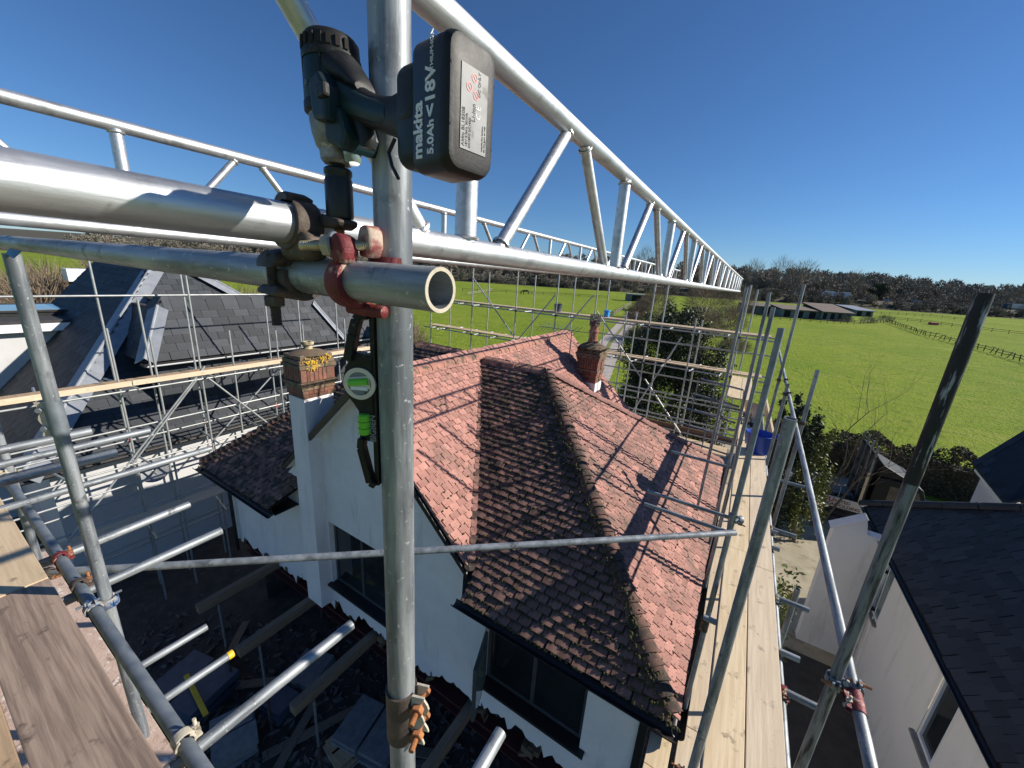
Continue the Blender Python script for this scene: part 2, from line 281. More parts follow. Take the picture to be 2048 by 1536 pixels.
BASE = {}
def mesh_of(name, sh, m, base=(0, 0, 0), smooth=None, tint=None, bevel=0):
    V, F = sh; b = np.array(base, float)
    me = bpy.data.meshes.new(name)
    me.from_pydata([tuple(np.array(p, float)-b) for p in V], [], [list(f) for f in F])
    if bevel:
        bm = bmesh.new(); bm.from_mesh(me)
        bmesh.ops.bevel(bm, geom=[e for e in bm.edges if e.is_manifold and e.calc_face_angle(0) > .6], offset=bevel, segments=2, affect='EDGES', clamp_overlap=True, profile=.6)
        bm.to_mesh(me); bm.free()
    if m is not None: me.materials.append(m)
    if smooth:
        me.shade_smooth() if hasattr(me, 'shade_smooth') else me.polygons.foreach_set('use_smooth', [True]*len(me.polygons))
        me.set_sharp_from_angle(angle=R_(smooth))
    if tint is not None:
        at = me.attributes.new('tint', 'FLOAT', 'FACE')
        if np.isscalar(tint): at.data.foreach_set('value', [float(tint)]*len(me.polygons))
        else: at.data.foreach_set('value', [float(x) for x in tint])
    me.update(); return me
def tag(o, label=None, cat=None, group=None, kind=None):
    if label: o['label'] = label
    if cat: o['category'] = cat
    if group: o['group'] = group
    if kind: o['kind'] = kind
    return o
def thing(name, label, cat, base, group=None):
    o = bpy.data.objects.new(name, None); COL.objects.link(o); o.empty_display_size = .1
    o.location = (base[0], base[1], base[2]+H); BASE[o.name] = np.array(base, float)
    return tag(o, label, cat, group)
def part(name, sh, m, parent, smooth=None, tint=None, bevel=0, label=None, kind=None):
    b = BASE[parent.name]; o = bpy.data.objects.new(name, mesh_of(name, sh, m, b, smooth, tint, bevel)); COL.objects.link(o); o.parent = parent
    BASE[o.name] = b
    return tag(o, label, None, None, kind)
def solo(name, sh, m, label=None, cat=None, group=None, smooth=None, kind=None, tint=None, bevel=0, base=None):
    if base is None:
        a = np.array([tuple(p) for p in sh[0]]); base = ((a[:, 0].min()+a[:, 0].max())/2, (a[:, 1].min()+a[:, 1].max())/2, a[:, 2].min())
    o = bpy.data.objects.new(name, mesh_of(name, sh, m, base, smooth, tint, bevel)); COL.objects.link(o)
    o.location = (base[0], base[1], base[2]+H); BASE[o.name] = np.array(base, float)
    return tag(o, label, cat, group, kind)
def inst(name, me, parent, mtx):
    """a piece that shares its mesh; mtx is given in lens coordinates"""
    o = bpy.data.objects.new(name, me); COL.objects.link(o); o.parent = parent
    b = BASE[parent.name]; m = mtx.copy(); m.translation = Vector(m.translation)-Vector(b); o.matrix_local = m; return o
def frame(o, x, y, z):
    return Matrix(((x[0], y[0], z[0], o[0]), (x[1], y[1], z[1], o[1]), (x[2], y[2], z[2], o[2]), (0, 0, 0, 1)))
def lettering(txt, org, xdir, ydir, size, m, parent, extrude=.0004, name='lettering', squeeze=1.0, bold=0):
    cu = bpy.data.curves.new('txt', 'FONT'); cu.body = txt; cu.size = size; cu.extrude = extrude; cu.align_x = 'LEFT'; cu.space_character = 1.0
    cu.offset = bold
    t = bpy.data.objects.new('txt', cu); me = bpy.data.meshes.new_from_object(t); bpy.data.objects.remove(t)
    me.materials.clear(); me.materials.append(m); me.name = name
    x, y = nrm(xdir), nrm(ydir); z = np.cross(x, y)
    o = bpy.data.objects.new(name, me); COL.objects.link(o); o.parent = parent
    b = BASE[parent.name]; o.matrix_local = frame(np.array(org)-b, x*squeeze, y, z); return o

# ------------------------------------------------------------------ the lie of the land
FX, FY = -0.506, 0.8625        # the lens's heading in plan
def tt(x, y): return x*FX+y*FY
ROWS = [(-80, G), (40, G), (225, G+4.1), (236, G+8.1), (262, G+8.4), (300, G+8.0), (420, G+20), (700, G+30), (2500, G+36)]
def terr_t(t):
    for (a, za), (b, zb) in zip(ROWS, ROWS[1:]):
        if t <= b: return za+(zb-za)*max(0, (t-a))/(b-a)
    return ROWS[-1][1]
def terr(x, y): return terr_t(tt(x, y))
def onground(px, py):
    r = ray(px, py); k = 1.0
    for k in np.arange(2, 900, .25):
        if r[2]*k < terr(r[0]*k, r[1]*k): break
    return r*k
def ts(t, s): return np.array([t*FX+s*FY, t*FY-s*FX])     # s to the right
V, F = [], []
SS = [-2500, -600, -300, -150, -60, 0, 60, 150, 300, 600, 2500]
for t, z in ROWS:
    for s in SS: x, y = ts(t, s); V.append((x, y, z))
n = len(SS)
for i in range(len(ROWS)-1):
    for j in range(n-1): F.append((i*n+j, i*n+j+1, (i+1)*n+j+1, (i+1)*n+j))
solo('ground', (V, F), M['grass'], kind='structure', base=(0, 0, G))
def sheet(name, pts, m, dz, th=0.0):
    return solo(name, ([(x, y, G+dz) for x, y in pts], [tuple(range(len(pts)))]), m, kind='structure')
sheet('site_ground', [(-30, -8), (1.6, -8), (1.6, 14), (-30, 14)], M['dirt'], .004)
sheet('yard', [(1.6, -8), (16, -8), (16, 24.0), (-4, 27.5), (-12, 22), (-12, 14), (1.6, 14)], M['concrete'], .008)
sheet('side_passage', [(1.65, 4), (6, 4), (6, 11.2), (1.65, 11.2)], M['tarmac'], .012)
# the gravel track running away between the paddocks
cl = [(-4.5, 20), (-8.2, 25), (-11.5, 34), (-17.0, 58), (-24.5, 98), (-31.5, 140), (-42, 190)]
def strip(name, cl, w, m, dz):
    V, F = [], []
    for i, p in enumerate(cl):
        a, b = np.array(cl[max(i-1, 0)]), np.array(cl[min(i+1, len(cl)-1)]); d = (b-a)/np.linalg.norm(b-a); s = np.array([d[1], -d[0]])
        ww = w[i] if isinstance(w, list) else w
        for k in (-1, 1): q = np.array(p)+s*k*ww/2; V.append((q[0], q[1], terr(*q)+dz))
    for i in range(len(cl)-1): F.append((2*i, 2*i+1, 2*i+3, 2*i+2))
    return solo(name, (V, F), m, kind='structure')
def dense(cl, k=8):
    out = []
    for a, b in zip(cl, cl[1:]): out += [tuple(np.array(a)+(np.array(b)-np.array(a))*i/k) for i in range(k)]
    return out+[cl[-1]]
strip('track', dense(cl), 3.4, M['gravel'], .05)
strip('track_verge', dense(cl[:5]), .5, M['verge'], .09)
rd = [tuple(ts(249, s)) for s in range(-160, 420, 20)]
strip('road', rd, 18, M['tarmac'], .06)
V, F = [], []
for t in (219, 225, 236, 239.9):
    for s in range(-700, 900, 50): x, y = ts(t, s); V.append((x, y, terr_t(t)+.05))
n = 32
for i in range(3): F += [(i*n+j, i*n+j+1, (i+1)*n+j+1, (i+1)*n+j) for j in range(n-1)]
solo('road_bank', (V, F), M['bank'], kind='structure')
V, F = [], []
for t in (258.1, 262, 300, 420, 700):
    for s in range(-1000, 1400, 75): x, y = ts(t, s); V.append((x, y, terr_t(t)+.05))
for i in range(4): F += [(i*n+j, i*n+j+1, (i+1)*n+j+1, (i+1)*n+j) for j in range(n-1)]
solo('woodland_floor', (V, F), M['bank'], kind='structure')

# ------------------------------------------------------------------ plants
def leaves(pts, size, flat=0.0):
    """one small four-sided leaf at each point, turned at random"""
    n = len(pts); a = rng.normal(size=(n, 3)); a /= np.linalg.norm(a, axis=1)[:, None]
    b = rng.normal(size=(n, 3)); b -= a*np.sum(a*b, 1)[:, None]; b /= np.linalg.norm(b, axis=1)[:, None]
    s = size*rng.uniform(.6, 1.3, n)[:, None]; P = np.asarray(pts)
    V = np.stack([P-a*s, P+b*s*.5, P+a*s, P-b*s*.5], 1).reshape(-1, 3)
    return [tuple(v) for v in V], [(4*i, 4*i+1, 4*i+2, 4*i+3) for i in range(n)]
def clumps(c, rad, n, k, sub=.3):
    """n points in k sub-clumps near the surface of an ellipsoid"""
    c, rad = np.array(c), np.array(rad); u = rng.normal(size=(k, 3)); u /= np.linalg.norm(u, axis=1)[:, None]
    cc = c+u*rad*(rng.uniform(.35, 1.0, k)**.6)[:, None]
    i = rng.integers(0, k, n); v = rng.normal(size=(n, 3))*.5
    return cc[i]+v*rad*sub
def twigs(c, rad, n, L, wid, up_bias=.6):
    """thin slivers that fan outwards: bare twigs"""
    c, rad = np.array(c), np.array(rad); u = rng.normal(size=(n, 3)); u /= np.linalg.norm(u, axis=1)[:, None]
    p = c+u*rad*(rng.uniform(.1, 1.0, n)**.5)[:, None]
    d = u*.7+rng.normal(size=(n, 3))*.35; d[:, 2] += up_bias; d /= np.linalg.norm(d, axis=1)[:, None]
    s = np.cross(d, rng.normal(size=(n, 3))); s /= np.linalg.norm(s, axis=1)[:, None]
    LL = (L*rng.uniform(.5, 1.4, n))[:, None]; w = wid*rng.uniform(.6, 1.4, n)[:, None]
    V = np.stack([p-s*w/2, p+s*w/2, p+d*LL], 1).reshape(-1, 3)
    return [tuple(v) for v in V], [(3*i, 3*i+1, 3*i+2) for i in range(n)]
def branching(base, h, r, depth, spread=.55, seed=0, kids=(3, 4), up_=.25, ratio=.68, seg=5, lean=(0, 0)):
    """tapered trunk and limbs; returns (limbs shape, twig shape)"""
    rr = random.Random(seed); limbs, tw = [], []; kt = 1 if depth > 1 else 0
    def grow(p, d, L, r, k):
        pts, rad = [p], [r]; q = np.array(p)
        for i in range(3):
            d = nrm(d+np.array([rr.gauss(0, .13), rr.gauss(0, .13), rr.gauss(.03, .08)])); q = q+d*L/3; pts.append(q); rad.append(r*(1-.16*(i+1)))
        sh = sweep(pts, rad, seg if k > kt else 3); (limbs if k > kt else tw).append(sh)
        if k == 0: return
        for i in range(rr.randint(*kids)):
            f = rr.uniform(.35, 1.0); b = pts[0]+(pts[-1]-pts[0])*f if i else pts[-1]
            e = nrm(d+np.array([rr.gauss(0, spread), rr.gauss(0, spread), rr.gauss(up_, .25)]))
            grow(b, e, L*ratio*rr.uniform(.7, 1.15), rad[-1]*.72, k-1)
    grow(np.array(base, float), nrm((lean[0], lean[1], 1)), h, r, depth)
    return join(*limbs) if limbs else None, join(*tw) if tw else None
def bare_tree(label, base, h, r, depth, seed, name='bare_tree', group=None, **kw):
    a, b = branching(base, h, r, depth, seed=seed, **kw)
    t = thing(name, label, 'tree', base, group); part('trunk', a, M['bark'], t, smooth=60)
    part('crown', b, M['twig'], t); return t

# ------------------------------------------------------------------ the tiled house
K = 1.1
def k_(*p): return np.array(p, float)*K
house = thing('tiled_house', 'white rendered house with moss covered clay tile roof and half demolished ground floor', 'house', k_(-4.5, 6, 0)+np.array([0, 0, G]))
XR, ZR, YM = -4.48, -1.615, 6.2
TW, TL, TG, TH_ = .168, .24, .108, .018
def tile_shape(w, L, th, camber=.004, lift=.020):
    V, F = [], []
    for y, zb in ((0, lift), (L, 0)):
        for x, c in ((0, 0), (w/2, camber), (w, 0)): V += [(x, y, zb+c), (x, y, zb+c+th)]
    for i in (0, 2): F += [(i+1, i+3, i+9, i+7), (i, i+6, i+8, i+2), (i, i+2, i+3, i+1), (i+6, i+7, i+9, i+8)]
    F += [(0, 1, 7, 6), (4, 10, 11, 5)]
    return V, F
class Slope:
    def __init__(s, O, U, S): s.O, s.U, s.S = np.array(O, float), nrm(U), nrm(S); s.N = np.cross(s.U, s.S)
    def at(s, u, v, n=0): return s.O+s.U*u+s.S*v+s.N*n
PIECES = []
def courses(sl, smax, umin, umax, w, L, g, th, m, jit=1.0, gap=.014, start=0.0, camber=.004, lift=.042, store=None):
    store = PIECES if store is None else store
    k = 0
    while start+k*g < smax:
        v = start+k*g; a, b = umin(v+g*.5), umax(v+g*.5); k += 1
        if b-a < .03: continue
        u = math.floor(a/w)*w-(w/2 if k % 2 else 0)
        while u < b:
            u0, u1 = max(u, a), min(u+w, b)
            if u1-u0 > .035:
                du = random.gauss(0, .0025)*jit; ang = random.gauss(0, .012)*jit; dn = abs(random.gauss(0, .003))*jit; dv = random.gauss(0, .004)*jit
                full = abs(u1-u0-w) < 1e-6
                x = sl.U*math.cos(ang)+sl.S*math.sin(ang); y = np.cross(sl.N, x)
                o = sl.at(u0+du+gap/2, v+dv, dn)
                store.append((o, x, y, sl.N, u1-u0-gap, L, th, camber, lift, m, full))
            u += w
def emit(parent, store, name, top, mats, stuff_name, keep=300):
    """the nearest full pieces become objects that share meshes, the rest one joined part"""
    inside = []
    for i, p in enumerate(store):
        q = p[0]+p[1]*p[4]/2+p[2]*p[5]/4
        a = proj(q)
        if p[10] and a[2] > 0 and -40 < a[0] < 2088 and -40 < a[1] < 1576 and np.dot(p[3], -q) > 0: inside.append((a[2]/max(.15, np.dot(p[3], -nrm(q)))**.5, i))
    inside.sort(); chosen = set(i for _, i in inside[:keep])
    var = {}
    V, F, T, MI = [], [], [], []
    for i, (o, x, y, n, w, L, th, cam_, lift, m, full) in enumerate(store):
        if i in chosen:
            key = (m, round(w, 3), random.randrange(10))
            if key not in var: var[key] = mesh_of(name, tile_shape(w, L, th, cam_, lift), M[m], tint=(key[2]+.5)/10)
            inst(name, var[key], parent, frame(o, x, y, n))
        else:
            v, f = tile_shape(w, L, th, cam_, lift); b = len(V); A = np.array(v) @ np.array([x, y, n])+o
            V += [tuple(p) for p in A]; F += [tuple(k+b for k in q) for q in f]; T += [random.random()]*len(f); MI += [mats.index(m)]*len(f)
    o = part(stuff_name, (V, F), M[mats[0]], parent, tint=T, kind='stuff')
    for m in mats[1:]: o.data.materials.append(M[m])
    o.data.polygons.foreach_set('material_index', MI)
    return o
def slope_dir(rise): a = math.atan(rise); return math.cos(a), math.sin(a)
# --- planes
ce, se = slope_dir(.94); XE = -2.37
main_r = Slope(k_(XE, 0, ZR-.94*(XE-XR)), (0, 1, 0), (-ce, 0, se))
ymain = lambda v: XE-v/K*ce                      # x at distance v up the slope
yv = lambda x: 6.326-1.41*(x-XR)
LM = (XE-XR)/ce*K
courses(main_r, LM-.05, lambda v: 3.25*K, lambda v: yv(ymain(v))*K-.04, TW, TL, TG, TH_, 'tile')
courses(main_r, LM-.05, lambda v: (12.4-yv(ymain(v)))*K+.04, lambda v: 10.9*K, TW, TL, TG, TH_, 'tile')
cw, sw = slope_dir(.667)
near_r = Slope(k_(0, 3.02, -3.82), (1, 0, 0), (0, cw, sw))
yn = lambda v: 3.02+v/K*cw
LN = (YM-3.02)/cw*K
courses(near_r, LN-.06, lambda v: min(-2.30, XR+(6.326-yn(v))/1.41)*K+.03, lambda v: (.136-(yn(v)-3.05)*.964)*K, TW, TL, TG, TH_*1.2, 'tile_algae_dim', jit=1.8)
ch, sh_ = slope_dir(.69)
hip_r = Slope(k_(.15, 0, -3.82), (0, 1, 0), (-ch, 0, sh_))
xh = lambda v: .15-v/K*ch
LH = 3.05/ch*K
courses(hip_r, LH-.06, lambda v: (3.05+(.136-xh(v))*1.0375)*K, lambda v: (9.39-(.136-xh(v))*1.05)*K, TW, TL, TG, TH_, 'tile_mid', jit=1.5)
cl_, sl_ = slope_dir(.80)
near_l = Slope(k_(0, 2.93, -4.22), (1, 0, 0), (0, cl_, sl_))
yl = lambda v: 2.93+v/K*cl_
LL_ = (6.19-2.93)/cl_*K
courses(near_l, LL_-.06, lambda v: (-9.1+(yl(v)-2.95)*.938)*K, lambda v: (-6.45+(yl(v)-2.95)*.608)*K, TW, TL, TG, TH_*1.2, 'tile_algae_dim', jit=1.6)
# --- boarding under the tiles, all faces of the roof, the unseen ones too
e = -.012
roof = part('roof_deck', join(
    quad(k_(XE, 3.27, -3.60), k_(XR, 3.27, ZR), k_(XR, 6.33, ZR), k_(XE, 3.35, -3.60)),
    quad(k_(XE, 9.05, -3.60), k_(XR, 6.07, ZR), k_(XR, 10.9, ZR), k_(XE, 10.9, -3.60)),
    quad(k_(-2.28, 3.03, -3.82), k_(.13, 3.03, -3.82), k_(-2.9, 6.2, -1.70), k_(XR, 6.2, -1.70), k_(XR, 6.2, -1.70)),
    quad(k_(.14, 3.05, -3.82), k_(.14, 9.39, -3.82), k_(-2.9, 6.2, -1.70)),
    quad(k_(.14, 9.39, -3.82), k_(-2.28, 9.39, -3.82), k_(XR, 6.2, -1.70), k_(-2.9, 6.2, -1.70)),
    quad(k_(-9.1, 2.95, -4.22), k_(-6.45, 2.95, -4.22), k_(XR, 6.2, -1.63), k_(-6.06, 6.2, -1.63)),
    quad(k_(-9.1, 2.95, -4.22), k_(-6.06, 6.2, -1.63), k_(-9.1, 9.4, -4.22)),
    quad(k_(-9.1, 9.4, -4.22), k_(-6.06, 6.2, -1.63), k_(XR, 6.2, -1.63), k_(-6.45, 9.4, -4.22)),
    quad(k_(-6.6, 3.27, -3.55), k_(XR, 3.27, ZR), k_(XR, 10.9, ZR), k_(-6.6, 10.9, -3.55))), M['underlay'], house)
TILES = list(PIECES)
emit(house, PIECES, 'roof_tile', None, ['tile', 'tile_algae_dim', 'tile_mid'], 'roof_tiling')
# --- ridge, hip and valley tiles
def half_round(p, q, r, seg=8, th=.014):
    p, q = np.array(p), np.array(q); d = nrm(q-p); s = nrm(np.cross(d, (0, 0, 1))); u = np.cross(s, d); V, F = [], []
    for c, sc in ((p, 1.06), (q, 1.0)):
        for rr in (r*sc, r*sc-th):
            for i in range(seg+1): a = math.pi*(i/seg*1.1-.05); V.append(c+rr*(math.cos(a)*s+math.sin(a)*u))
    n = seg+1
    for i in range(seg):
        F += [(i, i+1, 2*n+i+1, 2*n+i), (n+i, 3*n+i, 3*n+i+1, n+i+1), (i, n+i, n+i+1, i+1), (2*n+i, 2*n+i+1, 3*n+i+1, 3*n+i)]
    F += [(0, 2*n, 3*n, n), (seg, n+seg, 3*n+seg, 2*n+seg)]
    return V, F
def ridge_run(a, b, step, r, dz=0.0):
    a, b = np.array(a), np.array(b); n = max(1, int(np.linalg.norm(b-a)/step))
    for i in range(n):
        p, q = a+(b-a)*i/n, a+(b-a)*(i+.97)/n; j = np.array([0, 0, random.gauss(dz+.02, .006)])
        part('ridge_tile', half_round(p+j, q+j, r), M['ridge_tile'], house, smooth=50)
ridge_run(k_(XR, 3.22, ZR-.06), k_(XR, 10.95, ZR-.06), .33, .125)
ridge_run(k_(-2.86, 6.2, -1.76), k_(-4.3, 6.2, -1.74), .33, .12)
ridge_run(k_(-6.1, 6.2, -1.70), k_(-4.65, 6.2, -1.70), .33, .12)
def bonnet(p, d, r0, r1, L):
    """a bonnet hip tile: a flared half cone"""
    d = nrm(d); s = nrm(np.cross(d, (0, 0, 1))); u = np.cross(s, d); V, F = [], []; seg = 8; n = seg+1
    for c, r in ((p, r0), (p+d*L, r1)):
        for t in (0, .016):
            for i in range(n): a = math.pi*(.10+.80*i/seg); V.append(c+(r-t)*(1.25*math.cos(a)*s+math.sin(a)*u)-u*r0*.45)
    for i in range(seg):
        F += [(i, i+1, 2*n+i+1, 2*n+i), (n+i, 3*n+i, 3*n+i+1, n+i+1), (i, n+i, n+i+1, i+1)]
    return V, F
def hip_run(a, b, m, flip=False):
    a, b = np.array(a), np.array(b); n = int(np.linalg.norm(b-a)/.125); d = (b-a)/np.linalg.norm(b-a)
    for i in range(n):
        part('hip_tile', bonnet(a+(b-a)*i/n+np.array([0, 0, .065+random.gauss(0, .006)]), d+np.array([random.gauss(0, .03), random.gauss(0, .03), 0]), .112, .072, .20), m, house, smooth=50)
hip_run(k_(.12, 3.07, -3.80), k_(-2.9, 6.2, -1.70), M['tile_algae_dim'])
hip_run(k_(.10, 9.37, -3.80), k_(-2.9, 6.2, -1.70), M['tile'])
hip_run(k_(-9.08, 2.97, -4.18), k_(-6.06, 6.19, -1.63), M['tile_algae_dim'])
va, vb = k_(-2.37, 3.3, -3.60), k_(XR+.1, 6.2, -1.72)
nv = int(np.linalg.norm(vb-va)/.125); dv = nrm(vb-va)
for i in range(nv):
    p = va+(vb-va)*i/nv; s = nrm(np.cross(dv, (0, 0, 1))); u = np.cross(s, dv)
    pts = [p+s*(.075*math.cos(a))+dv*(-.075*math.sin(a))+u*(.085-.02*abs(math.cos(a))) for a in np.linspace(0, math.pi, 7)]+[p-s*.05+dv*.12+u*.06, p+s*.05+dv*.12+u*.06]
    part('valley_tile', prism(pts, u, .014), M['tile'] if i % 3 else M['tile_algae_dim'], house)
# --- moss cushions on the shaded slopes and hips
def cushions(spots, flat=1.0):
    V, F = [], []
    for p, n, r in spots:
        u, w = perp(n); b = len(V); k = 6; h = r*random.uniform(.5, .9)*flat
        for i in range(k): a = 2*math.pi*i/k; rr = r*random.uniform(.7, 1.2); V.append(p+rr*(math.cos(a)*u+math.sin(a)*w)-n*.01)
        for i in range(k): a = 2*math.pi*(i+.5)/k; rr = r*random.uniform(.45, .75); V.append(p+rr*(math.cos(a)*u+math.sin(a)*w)+n*h*.7)
        V.append(p+n*h)
        for i in range(k): j = (i+1) % k; F += [(b+i, b+j, b+k+i), (b+j, b+k+j, b+k+i), (b+k+i, b+k+j, b+2*k)]
    return V, F
spots = []
def moss_on(sl, smax, umin, umax, n, size, bias=None):
    while n > 0:
        k = random.randrange(max(1, int(smax/TG))); v = k*TG-random.uniform(-.005, .012); a, b = umin(v), umax(v)
        if b-a < .05: n -= 1; continue
        u = random.uniform(a, b)
        if bias and random.random() > bias(u, v, a, b): continue
        n -= 1; spots.append((sl.at(u, v, .058+random.uniform(0, .012)), sl.N, size*random.uniform(.4, 1.3)))
hipbias = lambda u, v, a, b: .18+.82*math.exp(-(b-u)/.35)+.3*math.exp(-v/.6)
moss_on(near_r, LN, lambda v: min(-2.30, XR+(6.326-yn(v))/1.41)*K, lambda v: (.136-(yn(v)-3.05)*.964)*K+.05, 2600, .017, hipbias)
moss_on(near_l, LL_, lambda v: (-9.1+(yl(v)-2.95)*.938)*K, lambda v: (-6.45+(yl(v)-2.95)*.608)*K, 600, .022)
moss_on(hip_r, LH, lambda v: (3.05+(.136-xh(v))*1.0375)*K, lambda v: (9.39-(.136-xh(v))*1.05)*K, 500, .015)
moss_on(main_r, LM, lambda v: 3.25*K, lambda v: yv(ymain(v))*K, 110, .016)
for i in range(420):
    f = random.random()**1.3; p = k_(.12, 3.07, -3.80)*(1-f)+k_(-2.9, 6.2, -1.70)*f
    spots.append((p+np.array([random.gauss(-.06, .06), random.gauss(-.05, .05), .08+random.uniform(-.02, .05)]), nrm((.2, -.5, 1)), random.uniform(.008, .026)))
for i in range(160):
    f = random.random(); p = k_(XR, 3.2, ZR-.02)*(1-f)+k_(XR, 10.9, ZR-.02)*f if i % 2 else k_(-2.9, 6.2, -1.72)*(1-f)+k_(-4.4, 6.2, -1.70)*f
    spots.append((p+np.array([random.gauss(0, .05), random.gauss(0, .04), .06]), np.array([0, 0, 1.0]), random.uniform(.012, .035)))
part('moss', cushions(spots, .75), M['moss'], house, kind='stuff', smooth=80)
# dry black moss that has gathered along the tails and joints of the tiles
V, F = [], []
def lump(c, a, b, n, la, lb, h):
    k = len(V)
    for i in range(6):
        t = 2*math.pi*i/6; V.append(tuple(c+a*la*math.cos(t)*random.uniform(.7, 1.2)+b*lb*math.sin(t)*random.uniform(.7, 1.2)))
    V.append(tuple(c+n*h+a*random.gauss(0, la*.2))); F.extend([(k+i, k+(i+1) % 6, k+6) for i in range(6)])
for (o, x, y, n, w, L, th, cam_, lift, m, full) in TILES:
    old = m == 'tile_algae_dim'
    if random.random() < (.55 if old else .62):
        la = random.uniform(.015, .06); lump(o+x*random.uniform(.1, .9)*w-y*.008+n*(lift*(1-TG/L)+th*.9), x, y, n, la, random.uniform(.005, .012), th*random.uniform(.5, 1.1))
    if random.random() < (.5 if old else .4):
        lump(o+x*w+x*.006+y*random.uniform(.01, .09)+n*(lift*(1-TG/L)+th*.8), y, x, n, random.uniform(.012, .035), random.uniform(.005, .010), th*random.uniform(.5, 1.0))
part('joint_moss', (V, F), M['joint_moss'], house, kind='stuff', smooth=80)

# --- walls: the rendered front in the plane y = WY with a ragged lower edge where the ground floor was broken out
WY = 3.42*K; XL, XRW = -9.15*K, -.13*K
wins = [(-5.52*K, -4.05*K, -5.62*K, -4.33*K), (-2.16*K, -.72*K, -5.46*K, -4.50*K)]   # x0 x1 z0 z1
def wtop(x):
    x /= K; g = ZR-.94*abs(x-XR)-.10
    o = -3.78 if x > XR else -4.02
    return max(g, o)*K
WB = [0.0]
def wbot(x):
    WB[0] = max(-.16, min(.16, WB[0]*.75+random.gauss(0, .05)+(random.choice((-.22, .2)) if random.random() < .08 else 0)))
    return (-6.26+.05*(x+5))+WB[0]
xs = sorted(set([round(v, 4) for v in np.arange(XL, XRW, .062)]+[XRW]+[w[0] for w in wins]+[w[1] for w in wins]+[XR*K]))
bot = {x: wbot(x)*1.0-.42 for x in xs}
V, F = [], []
def addq(*p): b = len(V); V.extend(tuple(q) for q in p); F.append((b, b+1, b+2, b+3))
BV, BF = [], []
for a, b in zip(xs, xs[1:]):
    spans = [(None, None)]; m_ = (a+b)/2
    lo_a, lo_b, hi_a, hi_b = bot[a], bot[b], wtop(a), wtop(b)
    w = [q for q in wins if q[0]-1e-6 <= a and b <= q[1]+1e-6]
    if w:
        q = w[0]; addq((a, WY, lo_a), (b, WY, lo_b), (b, WY, q[2]), (a, WY, q[2])); addq((a, WY, q[3]), (b, WY, q[3]), (b, WY, hi_b), (a, WY, hi_a))
    else: addq((a, WY, lo_a), (b, WY, lo_b), (b, WY, hi_b), (a, WY, hi_a))
    o = len(BV); BV += [(a, WY, lo_a), (b, WY, lo_b), (b, WY+.28, lo_b+.1), (a, WY+.28, lo_a+.1)]; BF.append((o, o+3, o+2, o+1))
part('front_wall', (V, F), M['render_wall'], house)
part('broken_edge', (BV, BF), M['brick_dirty'], house)
for x0, x1, z0, z1 in wins:                                   # reveals, frame, panes
    d = .10; fr = .055
    wn = part('window', join(box2((x0, WY+d, z0), (x1, WY+d+.06, z0+fr)), box2((x0, WY+d, z1-fr), (x1, WY+d+.06, z1)), box2((x0, WY+d, z0+fr), (x0+fr, WY+d+.06, z1-fr)),
              box2((x1-fr, WY+d, z0+fr), (x1, WY+d+.06, z1-fr)), box2(((x0+x1)/2-.03, WY+d, z0+fr), ((x0+x1)/2+.03, WY+d+.06, z1-fr))), M['grey_trim'], house, bevel=.006)
    part('reveal', join(quad((x0, WY, z0), (x0, WY+d, z0), (x0, WY+d, z1), (x0, WY, z1)), quad((x1, WY, z0), (x1, WY, z1), (x1, WY+d, z1), (x1, WY+d, z0)), quad((x0, WY, z1), (x0, WY+d, z1), (x1, WY+d, z1), (x1, WY, z1))), M['render_wall'], wn)
    for a, b in ((x0+fr, (x0+x1)/2-.03), ((x0+x1)/2+.03, x1-fr)): part('pane', box2((a, WY+d+.02, z0+fr), (b, WY+d+.035, z1-fr)), M['glass'], wn)
    part('sill', box2((x0-.08, WY-.09, z0-.05), (x1+.08, WY+d, z0)), M['black_gutter'], wn, bevel=.008)
# the casement standing open at the eaves window
x0, x1, z0, z1 = wins[1]; hx = x0+.06; oz = z1-.04; dd = nrm((.34, -.94, 0))
def in_sash(a, b, t, u0, u1, n=.02):
    P = [np.array([hx, WY-.01, z0+.06])+dd*a+np.array([0, 0, u0]), np.array([hx, WY-.01, z0+.06])+dd*b+np.array([0, 0, u0]), np.array([hx, WY-.01, z0+.06])+dd*b+np.array([0, 0, u1]), np.array([hx, WY-.01, z0+.06])+dd*a+np.array([0, 0, u1])]
    return prism(P, np.cross(dd, (0, 0, 1)), t)
sw_, shh = .60, (z1-z0)-.12
cs = part('open_casement', join(in_sash(0, .05, .05, 0, shh), in_sash(sw_-.05, sw_, .05, 0, shh), in_sash(.05, sw_-.05, .05, 0, .05), in_sash(.05, sw_-.05, .05, shh-.05, shh)), M['grey_trim'], house, bevel=.005)
part('pane', in_sash(.05, sw_-.05, .012, .05, shh-.05), M['sky_glass'], cs)
part('side_wall', quad((XRW, WY, G), (XRW, 9.2*K, G), (XRW, 9.2*K, -3.8*K), (XRW, WY, -3.8*K)), M['render_wall'], house)
part('side_wall', quad((XL, WY, -6.7), (XL, WY, -4.1*K), (XL, 9.2*K, -4.1*K), (XL, 9.2*K, -6.7)), M['render_wall'], house)
part('lower_side_wall', quad((XL, WY+.5, G), (XL, WY+.5, -6.7), (XL, 9.2*K, -6.7), (XL, 9.2*K, G)), M['dirt'], house)  # lower stretch of the side wall, given a dark colour
part('back_wall', quad((XL, 9.2*K, G), (XL, 9.2*K, -4*K), (XRW, 9.2*K, -4*K), (XRW, 9.2*K, G)), M['render_wall'], house)
part('far_gable', quad((-6.5*K, 10.8*K, G), (-2.5*K, 10.8*K, G), (-2.5*K, 10.8*K, -3.6*K), (XR*K, 10.8*K, ZR*K-.1), (-6.5*K, 10.8*K, -3.6*K)), M['render_wall'], house)
